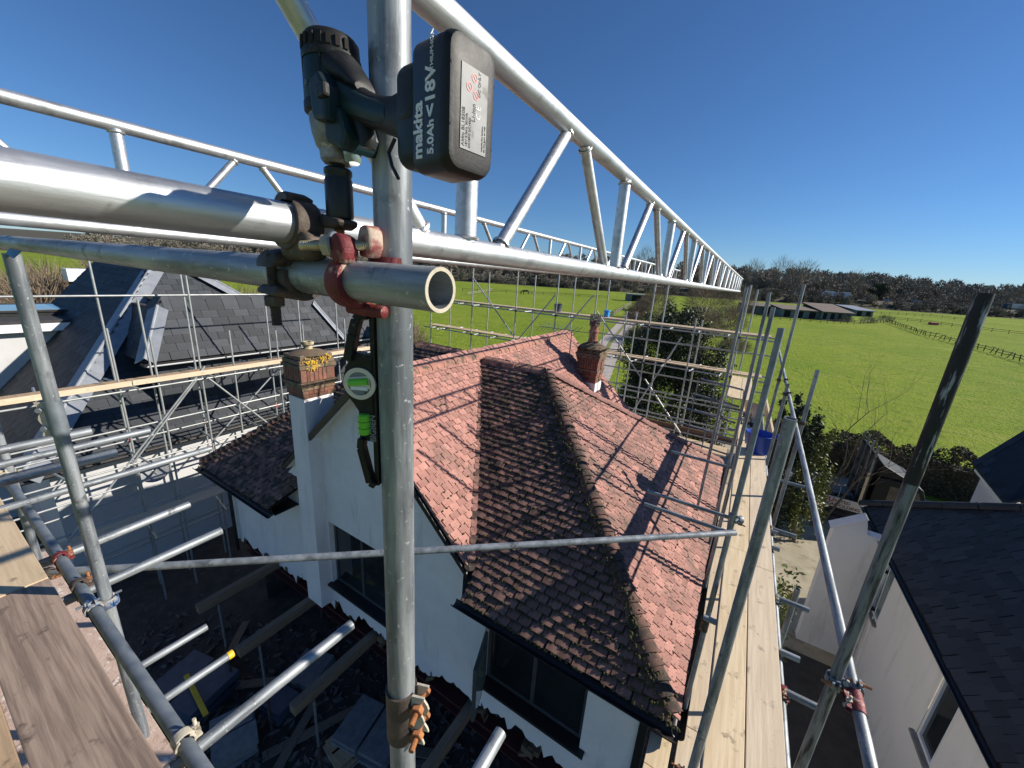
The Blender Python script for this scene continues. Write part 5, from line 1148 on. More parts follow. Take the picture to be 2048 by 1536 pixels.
fpart('brace', (LB+.05, 1.2, -6.6), (LB+.05, 4.4, -2.9), ls); fpart('brace', (LA, 4.6, -5.4), (LA, 7.4, -2.9), ls)
for y in (1.5, 2.8, 4.4, 5.6, 6.5, 7.6, 8.9):
    for z in (-3.14, -5.05, -7.1): fpart('transom', (LA-.35, y+random.gauss(0, .1), z), (LB+.45, y+random.gauss(0, .1), z), ls)
for r_ in (4.62, 2.91, 1.996):
    for z in (-3.2, -4.75, -5.55): part('coupler', box((LA+.03, -LA/r_, z), (.08, .085, .075)), M['bright_red'] if random.random() < .4 else M['rust_clamp'], ls, bevel=.01)
for k, (a, b) in enumerate(((-1.2, 2.9), (2.9, 6.4), (6.4, 9.9))):
    for j in range(2):
        t = thing('scaffold_board', ('outer', 'inner')[j]+' plank of the slate house walkway, '+('nearest', 'middle', 'farthest')[k]+' length', 'scaffold board', (LA+.2+.23*j, (a+b)/2, -3.1))
        part('plank', box2((LA+.26+.23*j, a+.01, -3.12), (LA+.485+.23*j, b-.01, -3.08)), M['board_tan'], t)
    solo('toe_board', box2((LB+.08, a+.01, -3.12), (LB+.118, b-.01, -3.00)), M['board_y2'], ('nearest', 'middle', 'farthest')[k]+' toe board edging the slate house walkway', 'scaffold board')
for j in range(2): solo('scaffold_board', box2((LB-.05+.24*j, -.5, -6.55-.0*j), (LB+.17+.24*j, 6.0, -6.51)), M['board_y2'], ('outer', 'inner')[j]+' of two low dull planks crossing in front of the white wall and dish', 'scaffold board')

# ------------------------------------------------------------------ the pit: props, needles, spoil
def prop(label, x, y, z1):
    t = thing('steel_prop', label, 'prop', (x, y, G)); part('outer_tube', cyl((x, y, G), (x, y, (G+z1)/2), .03, 10), M['rust_clamp'], t, smooth=50)
    part('inner_tube', cyl((x, y, (G+z1)/2), (x, y, z1), .024, 10), M['galv_dark'], t, smooth=50); part('base_plate', box2((x-.08, y-.08, G), (x+.08, y+.08, G+.012)), M['rust_clamp'], t); part('head_plate', box2((x-.08, y-.08, z1-.012), (x+.08, y+.08, z1)), M['rust_clamp'], t)
for i, (x, lb) in enumerate(((-8.2, 'prop under the timber needle farthest from the foreground upright'), (-6.6, 'prop under the middle timber needle in the dark opening'), (-4.9, 'prop under the timber needle nearest the foreground upright'), (-2.6, 'prop in the dark opening below the open casement'))):
    prop(lb, x, 2.55, -6.9); prop(lb.replace('prop', 'rear prop', 1), x, 4.7, -6.9)
    solo('timber_needle', box2((x-.07, 2.2, -6.9), (x+.07, 5.2, -6.72)), M['dark_timber'], ('farthest', 'second', 'third', 'nearest')[i]+' timber needle poking through the broken wall edge', 'timber', bevel=.008)
for i in range(9):
    x = -8.8+i*1.05; z = -6.78+random.uniform(-.1, .06)
    solo('brick_rubble', join(*[box((x+random.gauss(0, .10), WY+.06+random.uniform(-.06, .1), z+random.gauss(0, .07)), (random.uniform(.08, .2), .12, random.uniform(.06, .12)), (nrm((1, random.gauss(0, .3), random.gauss(0, .5))), (0, 1, 0), (0, 0, 1))) for _ in range(4)]), M['brick_dirty'],
         ('first', 'second', 'third', 'fourth', 'fifth', 'sixth', 'seventh', 'eighth', 'ninth')[i]+' loose brick cluster on the broken wall edge counted from the chimney breast side', 'rubble', bevel=.01)
for (px, py, w, d, h, m, lb) in ((390, 1395, 1.3, 1.0, .5, 'polythene', 'dark sheeted stack on the pit floor under the yellow capped tube'), (745, 1475, 1.2, .9, .3, 'block', 'grey block stack on the pit floor beside the foreground upright'), (620, 1345, .8, .8, .2, 'block', 'pale slab pile on the pit floor near the sleeve coupler'), (560, 1420, .6, .5, .3, 'polythene', 'small dark crate on the pit floor'), (470, 1490, .9, .7, .4, 'block', 'block pile on the pit floor nearest the dark walkway tube'), (690, 1500, .7, .5, .15, 'board_tan', 'tan offcut pile on the pit floor')):
    x, y, _ = atz(px, py, G)
    t = thing('material_stack', lb, 'stack', (x, y, G)); a = random.uniform(-.4, .4); ax = ((math.cos(a), math.sin(a), 0), (-math.sin(a), math.cos(a), 0), (0, 0, 1))
    for i in range(3):
        for j in range(2): part('block', box(np.array([x, y, G+h/6+h/3*i])+np.array(ax[0])*(j-.5)*w*.5+np.array([random.gauss(0, .03), random.gauss(0, .03), 0]), (w*.48, d, h/3-.01), ax), M[m], t, bevel=.008)
for i, (px, py, a, L) in enumerate(((520, 1370, .7, 2.4), (640, 1460, 1.1, 2.0), (800, 1500, .4, 1.8), (450, 1330, 2.3, 2.2), (580, 1500, 2.0, 1.6))):
    x, y, _ = atz(px, py, G)
    d = np.array([math.cos(a), math.sin(a), .02]); solo('loose_plank', beam(np.array([x, y, G+.06])-d*L/2, np.array([x, y, G+.08])+d*L/2, .18, .04), M['dark_timber'], ('first', 'second', 'third', 'fourth', 'fifth')[i]+' loose plank lying on the dark pit floor', 'plank', bevel=.004)
lx0 = atz(372, 1350, G+.56); lx1 = atz(412, 1430, G+.56)
solo('long_spirit_level', beam(lx0, lx1, .09, .03), M['yellow'], 'long yellow bar lying on the dark sheeted stack in the pit', 'bar', bevel=.004)
rb = []
for i in range(1300):
    x, y, _ = atz(random.uniform(280, 1000), random.uniform(1230, 1536), G); s = random.uniform(.02, .10)
    rb.append(box((x, y, G+s*.3), (s*1.6, s, s*.7), (nrm((random.gauss(0, 1), random.gauss(0, 1), random.gauss(0, .3))), nrm((random.gauss(0, 1), random.gauss(0, 1), .2)), (0, 0, 1))))
solo('rubble', join(*rb), M['rubble'], kind='stuff')

# ------------------------------------------------------------------ slate roofed bungalow at the lower corner
KR = 1.045
rh = thing('dark_slate_house', 'cream rendered house with almost black slate roof in the bottom corner', 'house', (6.5, 9, G))
def r3(*p): return np.array(p)*KR
RX, RZ = 3.72, -5.40
RP = []
cr_, sr_ = slope_dir(1.0)
rs_ = Slope(r3(RX, 0, RZ), (0, -1, 0), (cr_, 0, sr_))
hy = lambda v: 13.0-1.22*v*cr_/KR
courses(rs_, 4.2, lambda v: -hy(v)*KR, lambda v: -2.6*KR, .25, .42, .19, .009, 'slate_dark', jit=2.4, gap=.010, camber=0, lift=.021, store=RP)
emit(rh, RP, 'roof_slate', None, ['slate_dark'], 'roof_slating')
part('roof_deck', join(quad(r3(RX, 2.6, RZ-.02), r3(RX, 13, RZ-.02), r3(RX+3, 9.3, RZ+2.98), r3(RX+3, 2.6, RZ+2.98)), quad(r3(RX, 13, RZ-.02), r3(RX+6, 13, RZ-.02), r3(RX+3, 9.3, RZ+2.98)), quad(r3(RX+6, 13, RZ-.02), r3(RX+6, 2.6, RZ-.02), r3(RX+3, 2.6, RZ+2.98), r3(RX+3, 9.3, RZ+2.98))), M['underlay'], rh)
a_, b_ = r3(RX-.05, 13.06, RZ+.02), r3(RX+3, 9.3, RZ+3.0)
for i in range(9):
    p, q = a_+(b_-a_)*i/9, a_+(b_-a_)*(i+.97)/9; part('hip_tile', half_round(p+np.array([0, 0, -.03]), q+np.array([0, 0, -.03]), .12), M['slate'], rh, smooth=50)
xw = 3.88
ww = [(10.55, 11.15, -7.15, -5.75), (7.35, 7.95, -7.15, -5.75), (8.9, 9.35, -8.4, -7.3)]
ww = ww[:2]
ys = sorted([2.6, 11.25]+[v for w in ww for v in w[:2]])
V, F = [], []
for a, b in zip(ys, ys[1:]):
    w = [q for q in ww if q[0] <= a+1e-6 and b <= q[1]+1e-6]
    if w: addq(r3(xw, a, G/KR), r3(xw, b, G/KR), r3(xw, b, w[0][2]), r3(xw, a, w[0][2])); addq(r3(xw, a, w[0][3]), r3(xw, b, w[0][3]), r3(xw, b, RZ+.15), r3(xw, a, RZ+.15))
    else: addq(r3(xw, a, G/KR), r3(xw, b, G/KR), r3(xw, b, RZ+.15), r3(xw, a, RZ+.15))
part('side_wall', (V, F), M['cream_render'], rh)
for y0, y1, z0, z1 in ww:
    f = .06; X0, X1 = xw+.03, xw+.10
    wn = part('window', join(box2(r3(X0-.02, y0, z0), r3(X1, y1, z0+f)), box2(r3(X0-.02, y0, z1-f), r3(X1, y1, z1)), box2(r3(X0-.02, y0, z0+f), r3(X1, y0+f, z1-f)), box2(r3(X0-.02, y1-f, z0+f), r3(X1, y1, z1-f))), M['white_trim'], rh, bevel=.006)
    part('pane', box2(r3(X0+.02, y0+f, z0+f), r3(X0+.035, y1-f, z1-f)), M['sky_glass'] if y0 > 9 else M['glass'], wn)
    part('sill', box2(r3(xw-.07, y0-.06, z0-.05), r3(xw+.06, y1+.06, z0)), M['block'], wn, bevel=.006)
part('plinth', box2(r3(xw-.03, 2.6, G/KR), r3(xw-.005, 11.2, G/KR+.18)), M['underlay'], rh)
part('soffit', box2(r3(RX+.02, 2.6, RZ-.10), r3(xw+.02, 13, RZ-.06)), M['white_trim'], rh)
part('gutter', gutter(r3(RX-.05, 2.6, RZ-.03), r3(RX-.05, 13.05, RZ-.03)), M['black_gutter'], rh)
# low outshot with its sloping parapet
yb_ = 11.2
part('fin_wall', prism([r3(2.80, yb_, G/KR), r3(xw+.05, yb_, G/KR), r3(xw+.05, yb_, -5.36), r3(3.42, yb_, -5.36), r3(3.33, yb_, -4.98), r3(2.80, yb_, -5.43)], (0, 1, 0), .28), M['cream_render'], rh)
part('fin_coping', beam(r3(2.74, yb_+.13, -5.44), r3(3.34, yb_+.13, -4.96), .34, .035), M['cream_render'], rh)
dpx, dpy = r3(xw-.12, 10.98, 0)[:2]
part('downpipe', sweep([(r3(RX-.05, 0, 0)[0], dpy+.9, RZ*KR-.08), (dpx, dpy+.45, RZ*KR-.55), (dpx, dpy, -6.9), (dpx, dpy, -8.0), (dpx, dpy-.05, G+.05)], .045, 10), M['black_gutter'], rh, smooth=50)
for z in (-6.3, -7.4): part('pipe_bracket', box2((dpx-.01, dpy-.06, z), (dpx+.16, dpy+.06, z+.04)), M['black_gutter'], rh)
part('wall_cable', sweep([(dpx+.05, dpy-.3, -5.9), (dpx+.1, dpy-.25, -7.2), (dpx+.08, dpy-.4, -8.6), (dpx+.1, dpy-.45, G+.1)], .008, 4), M['white_trim'], rh)
# second dark roof behind it
r2 = thing('dark_gable_house', 'dark slate roof with white gable wall at the photo edge before the hedge', 'house', (11, 17.5, G))
p_ = lambda px, py, y: aty(px, py, y)
q1, q2, q3, q4 = p_(1942, 928, 16.0), p_(2010, 1012, 14.2), p_(2300, 960, 15.0), p_(2200, 800, 17.5)
R2 = []
part('roof', prism([q1, q2, q3+np.array([0, 0, .3]), q4+np.array([0, 0, .6])], (0, 0, 1), .06), M['slate_dark'], r2, bevel=.01)
u_ = nrm(q2-q1); 
part('gable_wall', prism([q1+np.array([.25, -.1, -.12]), q2+np.array([.25, -.1, -.12]), [q2[0]+.25, q2[1]-.1, G], [q1[0]+.25, q1[1]-.1, G]], np.cross(u_, (0, 0, 1))*-1, .25), M['smooth_render'], r2)
part('verge_board', beam(q1+np.array([.1, -.1, -.08]), q2+np.array([.1, -.1, -.08]), .05, .16), M['white_trim'], r2)
for i in range(9):
    for j in range(7):
        a = q1+(q2-q1)*(i/9); b = q4+np.array([0, 0, .6])+((q3+np.array([0, 0, .3]))-(q4+np.array([0, 0, .6])))*(i/9); d = nrm(b-a)
        c0 = a+d*(.02+j*.32+(.16 if i % 2 else 0)); w = (q2-q1)/9
        part('roof_slate', prism([c0, c0+d*.31, c0+d*.31+w*1.05, c0+w*1.05], (0, 0, 1), .068+.006*random.random()), M['slate_dark'], r2, tint=random.random())
# ------------------------------------------------------------------ the scaffolders' lorry
lo = thing('scaffold_lorry', 'black cabbed scaffolding lorry with lettered white side board parked in the yard', 'lorry', r3(5.2, 19.7, G/KR))
LY0, LY1 = 18.7*KR, 20.8*KR; zg = G
def lx(v): return v*KR
part('chassis', join(box2((lx(2.9), LY0+.5, zg+.55), (lx(7.0), LY0+.62, zg+.8)), box2((lx(2.9), LY1-.62, zg+.55), (lx(7.0), LY1-.5, zg+.8)), box2((lx(3.2), LY0+.02, zg+.5), (lx(4.9), LY0+.06, zg+.62)), box2((lx(3.2), LY0+.02, zg+.3), (lx(4.9), LY0+.06, zg+.38)), box2((lx(4.4), LY0+.1, zg+.35), (lx(5.2), LY0+.7, zg+.85))), M['truck_panel'], lo)
part('deck', box2((lx(2.9), LY0, zg+.85), (lx(5.2), LY1, zg+.97)), M['board_brown'], lo)
sb = part('side_board', box2((lx(3.85), LY0-.05, zg+.80), (lx(5.95), LY0-.01, zg+1.24)), M['sign_white'], lo, bevel=.006)
lettering('U', (lx(4.22), LY0-.052, zg+1.02), (1, 0, 0), (0, 0, 1), .27, M['sign_red'], sb, extrude=.003, bold=.008)
lettering('NITED', (lx(4.42), LY0-.052, zg+1.03), (1, 0, 0), (0, 0, 1), .18, M['sign_brown'], sb, extrude=.003, bold=.005)
lettering('S', (lx(4.02), LY0-.052, zg+.835), (1, 0, 0), (0, 0, 1), .25, M['sign_red'], sb, extrude=.003, bold=.008)
lettering('CAFFOLDING', (lx(4.20), LY0-.052, zg+.85), (1, 0, 0), (0, 0, 1), .18, M['sign_brown'], sb, extrude=.003, bold=.005)
part('headboard', join(*[box2((lx(5.20), LY0+.02+i*(LY1-LY0-.04)/3, zg+.97), (lx(5.26), LY0-.0+(i+1)*(LY1-LY0-.04)/3, zg+3.35)) for i in range(3)]), M['truck_panel'], lo, bevel=.01)
for y in (LY0+.02, LY0+.72, LY0+1.42, LY1-.06): part('headboard_post', box2((lx(5.14), y, zg+.9), (lx(5.20), y+.06, zg+3.75)), M['galv_dark'], lo)
for z in (1.6, 2.4, 3.2): part('headboard_rail', box2((lx(5.15), LY0, zg+z), (lx(5.195), LY1, zg+z+.06)), M['truck_panel'], lo)
part('pale_strap', box2((lx(5.10), LY0-.03, zg+1.2), (lx(5.18), LY0+.0, zg+2.6)), M['board_y'], lo)
for x in (3.0, 3.75, 4.5): part('stake', cyl((lx(x), LY0+.04, zg+.9), (lx(x), LY0+.04, zg+1.75), .025, 8), M['galv_dark'], lo)
x0, x1 = lx(5.42), lx(7.15)
cabp = [(x0, zg+.55), (x1-.05, zg+.55), (x1, zg+1.0), (x1-.03, zg+1.35), (x1-.42, zg+2.35), (x1-.62, zg+2.5), (x0, zg+2.5)]
cab = part('cab', prism([(x, LY0+.06, z) for x, z in cabp], (0, 1, 0), LY1-LY0-.12), M['truck_black'], lo, bevel=.05, smooth=35)
part('roof_deflector', prism([(x0, LY0+.15, zg+2.5), (x1-.7, LY0+.15, zg+2.52), (x0+.1, LY0+.15, zg+3.0)], (0, 1, 0), LY1-LY0-.3), M['truck_black'], cab, bevel=.04)
part('side_window', prism([(x0+.45, LY0+.05, zg+1.5), (x1-.25, LY0+.05, zg+1.5), (x1-.52, LY0+.05, zg+2.2), (x0+.45, LY0+.05, zg+2.25)], (0, 1, 0), .008), M['glass'], cab)
part('windscreen', prism([(x1-.02, LY0+.2, zg+1.4), (x1-.38, LY0+.25, zg+2.3), (x1-.38, LY1-.25, zg+2.3), (x1-.02, LY1-.2, zg+1.4)], (.92, 0, .38), .01), M['sky_glass'], cab)
part('door_line', box2((x0+.40, LY0+.052, zg+.75), (x0+.415, LY0+.062, zg+2.3)), M['underlay'], cab)
part('mirror', box2((x1-.15, LY0-.18, zg+1.6), (x1-.05, LY0-.02, zg+2.05)), M['truck_black'], cab, bevel=.03)
lettering('U', (x0+.5, LY0+.050, zg+1.12), (1, 0, 0), (0, 0, 1), .2, M['sign_red'], cab, extrude=.003, bold=.006)
lettering('NITED', (x0+.65, LY0+.050, zg+1.13), (1, 0, 0), (0, 0, 1), .13, M['sign_red'], cab, extrude=.003, bold=.004)
for s, y in ((-1, LY0+.05), (1, LY1-.05)): part('headlamp', box2((x1-.04, y-.0 if s < 0 else y-.3, zg+.8), (x1+.02, y+.3 if s < 0 else y, zg+1.0)), M['sky_glass'], cab, bevel=.02)
for x in (3.6, 6.2):
    for y in (LY0+.12, LY1-.12):
        w = part('wheel', rev((lx(x), y-.12, zg+.42), (0, 1, 0), [(0, .3), (.02, .40), (.05, .42), (.19, .42), (.22, .40), (.24, .3)], 24), M['tyre'], lo, smooth=40); part('rim', rev((lx(x), y-.125, zg+.42), (0, 1, 0), [(0, .1), (.02, .25), (.03, .26)], 20), M['galv_dark'], w, smooth=40)
for i in range(26):
    y = LY0+.55+(i % 9)*.13+random.gauss(0, .02); z = zg+1.02+(i//9)*.09
    solo('loaded_tube', cyl((lx(3.0)+random.uniform(-.5, .2), y, z), (lx(5.05), y+random.gauss(0, .05), z+.01), .024, 8), M['galv_far'], 'loose grey scaffold tube in the bundle loaded on the lorry deck', 'scaffold tube', 'tubes loaded on the lorry', smooth=50)
fit_ = [box((lx(random.uniform(4.0, 5.0)), LY0+random.uniform(.12, .5), zg+1.0+random.uniform(0, .22)), (.1, .07, .06), (nrm((random.gauss(0, 1), random.gauss(0, 1), .3)), nrm((random.gauss(0, 1), random.gauss(0, 1), .3)), (0, 0, 1))) for _ in range(260)]
solo('loose_fittings', join(*fit_), M['rust_clamp'], kind='stuff')
solo('lorry_crate', box2((lx(3.3), LY0+.03, zg+.98), (lx(5.0), LY0+.07, zg+1.22)), M['board_tan'], 'timber edged tray of fittings on the lorry deck', 'tray', bevel=.005)

# ------------------------------------------------------------------ hedges, shrubs and trees near the yard
def hedge(label, cl, w, h, n, leaf, m='hedge', name='hedge'):
    base = (cl[0][0], cl[0][1], terr(*cl[0])); t = thing(name, label, 'hedge', base)
    L = [0.0]
    for a, b in zip(cl, cl[1:]): L.append(L[-1]+math.dist(a, b))
    P = []; 
    for i in range(n):
        s = random.uniform(0, L[-1]); k = max(j for j in range(len(cl)-1) if L[j] <= s); f = (s-L[k])/(L[k+1]-L[k]); a, b = np.array(cl[k]), np.array(cl[k+1]); c = a+(b-a)*f; d = (b-a)/np.linalg.norm(b-a); sd_ = np.array([d[1], -d[0]])
        hh = h*(.86+.10*math.sin(s*1.7)+.08*math.sin(s*4.1)); u, v = random.uniform(-1, 1), random.random()
        if random.random() < .5: v = 1-abs(random.gauss(0, .08))
        else: u = math.copysign(1-abs(random.gauss(0, .12)), u)
        q = c+sd_*u*w/2; P.append((q[0], q[1], terr(*q)+v*hh))
    sh = leaves(np.array(P), leaf); part('foliage', sh, M[m], t, tint=np.repeat(rng.random(len(P)), 1))
    core = []
    for a, b in zip(cl, cl[1:]):
        za = terr(*a); core.append(box(((a[0]+b[0])/2, (a[1]+b[1])/2, (za+terr(*b))/2+h*.32), (math.dist(a, b), w*.5, h*.64), ((b[0]-a[0], b[1]-a[1], 0), (-(b[1]-a[1]), b[0]-a[0], 0), (0, 0, 1))))
    part('inner_growth', join(*core), M['bank'], t)
    return t
hedge('clipped brown and green hedge between the lorry yard and the field', [(2.5, 25.0), (5.8, 26.2), (10, 26.6), (15, 25.6), (21, 24.6)], 1.8, 2.4, 30000, .07)
# ivy clad tree at the far corner of the scaffold
def leafy(label, base, trunk_h, r, blobs, leaf, m, name='ivy_tree', cat='tree', seed=1, depth=3, twig=True, n_per=2600):
    t = thing(name, label, cat, base)
    a, b = branching(base, trunk_h, r, depth, seed=seed, kids=(3, 4), spread=.5)
    part('trunk', a, M['bark'], t, smooth=60)
    if twig and b: part('bare_branches', b, M['twig'], t)
    P = np.concatenate([clumps(np.array(base)+np.array(c), rad, int(n_per*rad[0]*rad[2]), max(6, int(26*rad[0]*rad[2])), .26) for c, rad in blobs])
    part('crown', leaves(P, leaf), M[m], t, tint=rng.random(len(P))); return t
b = (-2.9, 21.5, G)
leafy('dark ivy clad tree with bare twigs on top behind the far scaffold corner', b, 3.6, .22, [((0, 0, 2.9), (2.4, 2.0, 3.0)), ((-1.3, .2, 5.6), (1.5, 1.3, 1.9)), ((1.2, .2, 5.2), (1.4, 1.2, 1.9)), ((.0, 0, 7.0), (1.4, 1.0, 1.4)), ((1.9, .4, 2.2), (1.2, 1.1, 2.2)), ((-2.0, .4, 2.2), (1.0, 1.1, 2.2))], .066, 'ivy', seed=4, n_per=3600, depth=4)
leafy('rounded dark evergreen shrub between the outer uprights and the field', (2.45, 17.4, G), 2.4, .12, [((0, 0, 2.0), (.85, 1.0, 2.2)), ((.3, .1, 4.1), (.6, .6, 1.3)), ((-.35, 0, 5.0), (.35, .35, .9))], .07, 'ivy', name='evergreen_shrub', cat='shrub', seed=9, depth=2, twig=False, n_per=3000)
leafy('yellow green leaved shrub beside the dark evergreen one', (3.25, 17.0, G), 1.8, .08, [((0, 0, 2.2), (.55, .6, 1.9)), ((.1, 0, 4.0), (.35, .35, .8))], .06, 'laurel', name='laurel_shrub', cat='shrub', seed=10, depth=2, twig=False, n_per=2600)
leafy('low yellow green bush under the outer edge of the pale boards', (1.45, 7.6, G), 1.2, .05, [((0, 0, 2.3), (.3, .6, 2.3))], .05, 'laurel', name='climbing_bush', cat='shrub', seed=12, depth=1, twig=False, n_per=2600)
bare_tree('slender bare sapling against the field nearest the evergreen shrub', (4.0, 18.8, G), 2.5, .07, 4, 21, name='bare_sapling', spread=.45, kids=(3, 4), ratio=.74, lean=(.12, 0))
bare_tree('slender bare sapling leaning over the hedge toward the lorry', (4.3, 19.0, G), 2.3, .065, 4, 22, name='bare_sapling', spread=.45, kids=(3, 4), ratio=.76, lean=(.28, .05))
bare_tree('thin bare sapling rising highest beside the thin outer upright', (3.2, 20.8, G), 2.9, .07, 4, 23, name='bare_sapling', spread=.4, kids=(3, 4), ratio=.74, lean=(.03, 0))
bare_tree('tangled bare shrub behind the lorry deck', (3.8, 22.6, G), 1.1, .05, 4, 31, name='bare_shrub', spread=.8, kids=(3, 4), ratio=.72)
for i, (px, py, h, w, lb) in enumerate(((1335, 688, 6.0, 3.4, 'bare bramble thicket beside the track, nearest the lattice beam'), (1392, 680, 6.4, 3.6, 'bare bramble thicket behind the ivy clad tree'), (1448, 672, 5.6, 3.2, 'bare bramble thicket behind the corner uprights'), (1310, 640, 6.2, 3.6, 'bare bramble thicket farther up the track'), (1400, 640, 7.0, 4.5, 'bare bramble thicket farthest from the ivy clad tree'), (1470, 636, 6.0, 4.5, 'bare bramble thicket under the lattice beam end'))):
    g = onground(px, py); c = np.array((g[0], g[1], terr(g[0], g[1]))); t = thing('bare_thicket', lb, 'thicket', c); h *= np.linalg.norm(g)/80
    a, b_2 = branching(c, h*.34, .10, 3, seed=40+i, spread=.8, kids=(4, 5), ratio=.72, up_=.15)
    part('stems', a, M['bark'], t); part('twigs', join(b_2, twigs(c+np.array([0, 0, h*.46]), (w, w, h*.46), 2600, h*.22, .045, .35)), M['twig'], t)
for i, (px, py) in enumerate(((1300, 655), (1360, 690), (1465, 690), (1275, 668))):
    g = onground(px, py+12); c = (g[0], g[1], terr(g[0], g[1])); t = thing('bramble_bush', ('first', 'second', 'third', 'fourth')[i]+' low brown bramble bush by the track counted nearest first', 'bush', c)
    part('stems', twigs(np.array(c)+[0, 0, .6], (2.2, 2.0, 1.3), 2600, .9, .03, .3), M['twig'], t)
for i, (px, py) in enumerate(((1272, 640), (1286, 622), (1296, 608))):
    g = onground(px, py); c = (g[0], g[1], terr(g[0], g[1])); t = thing('track_scrub', ('nearest', 'middle', 'farthest')[i]+' clump of dark scrub along the track beyond the chimney pot', 'bush', c)
    part('stems', twigs(np.array(c)+[0, 0, 1.4], (2.4, 3.0, 1.8), 2400, 1.2, .06, .3), M['twig'], t)
# brown garden scrub and wood behind the slate house
wd_ = []
for i in range(34):
    x, y = random.uniform(-75, -45), random.uniform(2, 22); h = random.uniform(6, 9.5)
    wd_.append(((x, y), h))
for i, ((x, y), h) in enumerate(wd_[:12]):
    t = thing('garden_tree', ('first', 'second', 'third', 'fourth', 'fifth', 'sixth', 'seventh', 'eighth', 'ninth', 'tenth', 'eleventh', 'twelfth')[i]+' brown leafless tree in the wood behind the slate house', 'tree', (x, y, G), 'trees behind the slate house')
    part('trunk', cyl((x, y, G), (x+random.gauss(0, .4), y+random.gauss(0, .4), G+h*.8), .16, 6, .05), M['bark'], t)
    part('crown', twigs((x, y, G+h*.62), (2.0, 2.0, h*.40), 1400, 1.3, .045, .7), M['twig'], t)
sh = [twigs((x, y, G+h*.4), (2.4, 2.4, h*.42), 700, 1.2, .06, .5) for (x, y), h in wd_[12:]]
solo('wood_undergrowth', join(*sh), M['twig'], kind='stuff')
P = np.concatenate([clumps((random.uniform(-70, -42), random.uniform(4, 24), G+1.6), (2.2, 2.2, 1.6), 700, 14, .3) for _ in range(18)])
solo('ground_cover', leaves(P, .16), M['hedge'], kind='stuff', tint=rng.random(len(P)))
t = thing('garden_bush', 'pale bushy shrub at the end of the slate roof beside the paddock', 'shrub', (-24, 22.5, G)); part('stems', twigs((-24, 22.5, G+2.4), (2.2, 2.2, 2.6), 5200, .9, .03, .5), M['twig'], t)

# ------------------------------------------------------------------ paddock fences
def fence(label, pxs, n_rails=2, h=1.15, step=2.4, m='fence', wob=0.0, name='paddock_fence'):
    g = [onground(*p) for p in pxs]; t = thing(name, label, 'fence', (g[0][0], g[0][1], terr(g[0][0], g[0][1])))
    po = bpy.data.meshes.new('post'); pm = mesh_of('post', box((0, 0, h/2), (.11, .11, h*1.08)), M[m])
    for a, b in zip(g, g[1:]):
        L = math.dist(a[:2], b[:2]); n = max(1, round(L/step)); prev = None
        for i in range(n+1):
            f = i/n; x, y = a[0]+(b[0]-a[0])*f+random.gauss(0, wob*.3), a[1]+(b[1]-a[1])*f; z = terr(x, y); lx_, ly_ = random.gauss(0, .05+wob), random.gauss(0, .05+wob)
            if not (i == 0 and prev is None and a is not g[0]): inst('post', pm, t, Matrix.Translation((x, y, z)) @ Matrix.Rotation(lx_, 4, 'X') @ Matrix.Rotation(ly_, 4, 'Y'))
            if prev is not None:
                for r in range(n_rails): zr = h*(.45+.42*r/max(1, n_rails-1)); part('rail', beam((prev[0], prev[1], prev[2]+zr+random.gauss(0, wob)), (x, y, z+zr+random.gauss(0, wob)), .05, .10), M[m], t)
            prev = (x, y, z)
    return t
fence('sagging dark post and rail fence crossing the bright field', [(1772, 645), (1850, 672), (1920, 690), (1980, 706), (2080, 736)], 2, 1.2, 2.0, wob=.10)
fence('long post and rail fence beyond the pink trough', [(1740, 636), (1840, 645), (1950, 660), (2090, 676)], 2, 1.15, 3.4)
fence('farther post and rail fence under the motorway hedge', [(1745, 628), (1860, 634), (1960, 645)], 2, 1.15, 4.5)
fence('post and rail fence before the blue grey sheds', [(1490, 632), (1560, 640), (1640, 646), (1720, 648), (1772, 645)], 2, 1.15, 3.0)
fence('post and rail paddock fence behind the grazing dark horse', [(925, 583), (1040, 588), (1130, 592), (1215, 598)], 2, 1.2, 5.0)
fence('pale post and rail fence along the gravel track', [(1215, 640), (1232, 628), (1262, 610)], 2, 1.2, 2.6, m='fence_pale')
fence('pale rail fence running to the paddock corner near the horse', [(935, 592), (985, 583)], 2, 1.2, 4.0, m='fence_pale')
fence('field gate and rails beside the track behind the chimney', [(1205, 712), (1240, 715), (1300, 722)], 3, 1.1, 2.5, name='field_gate_fence')
fence('pale rail fence glimpsed past the corner uprights', [(1445, 648), (1490, 622)], 2, 1.1, 4.0, m='fence_pale')
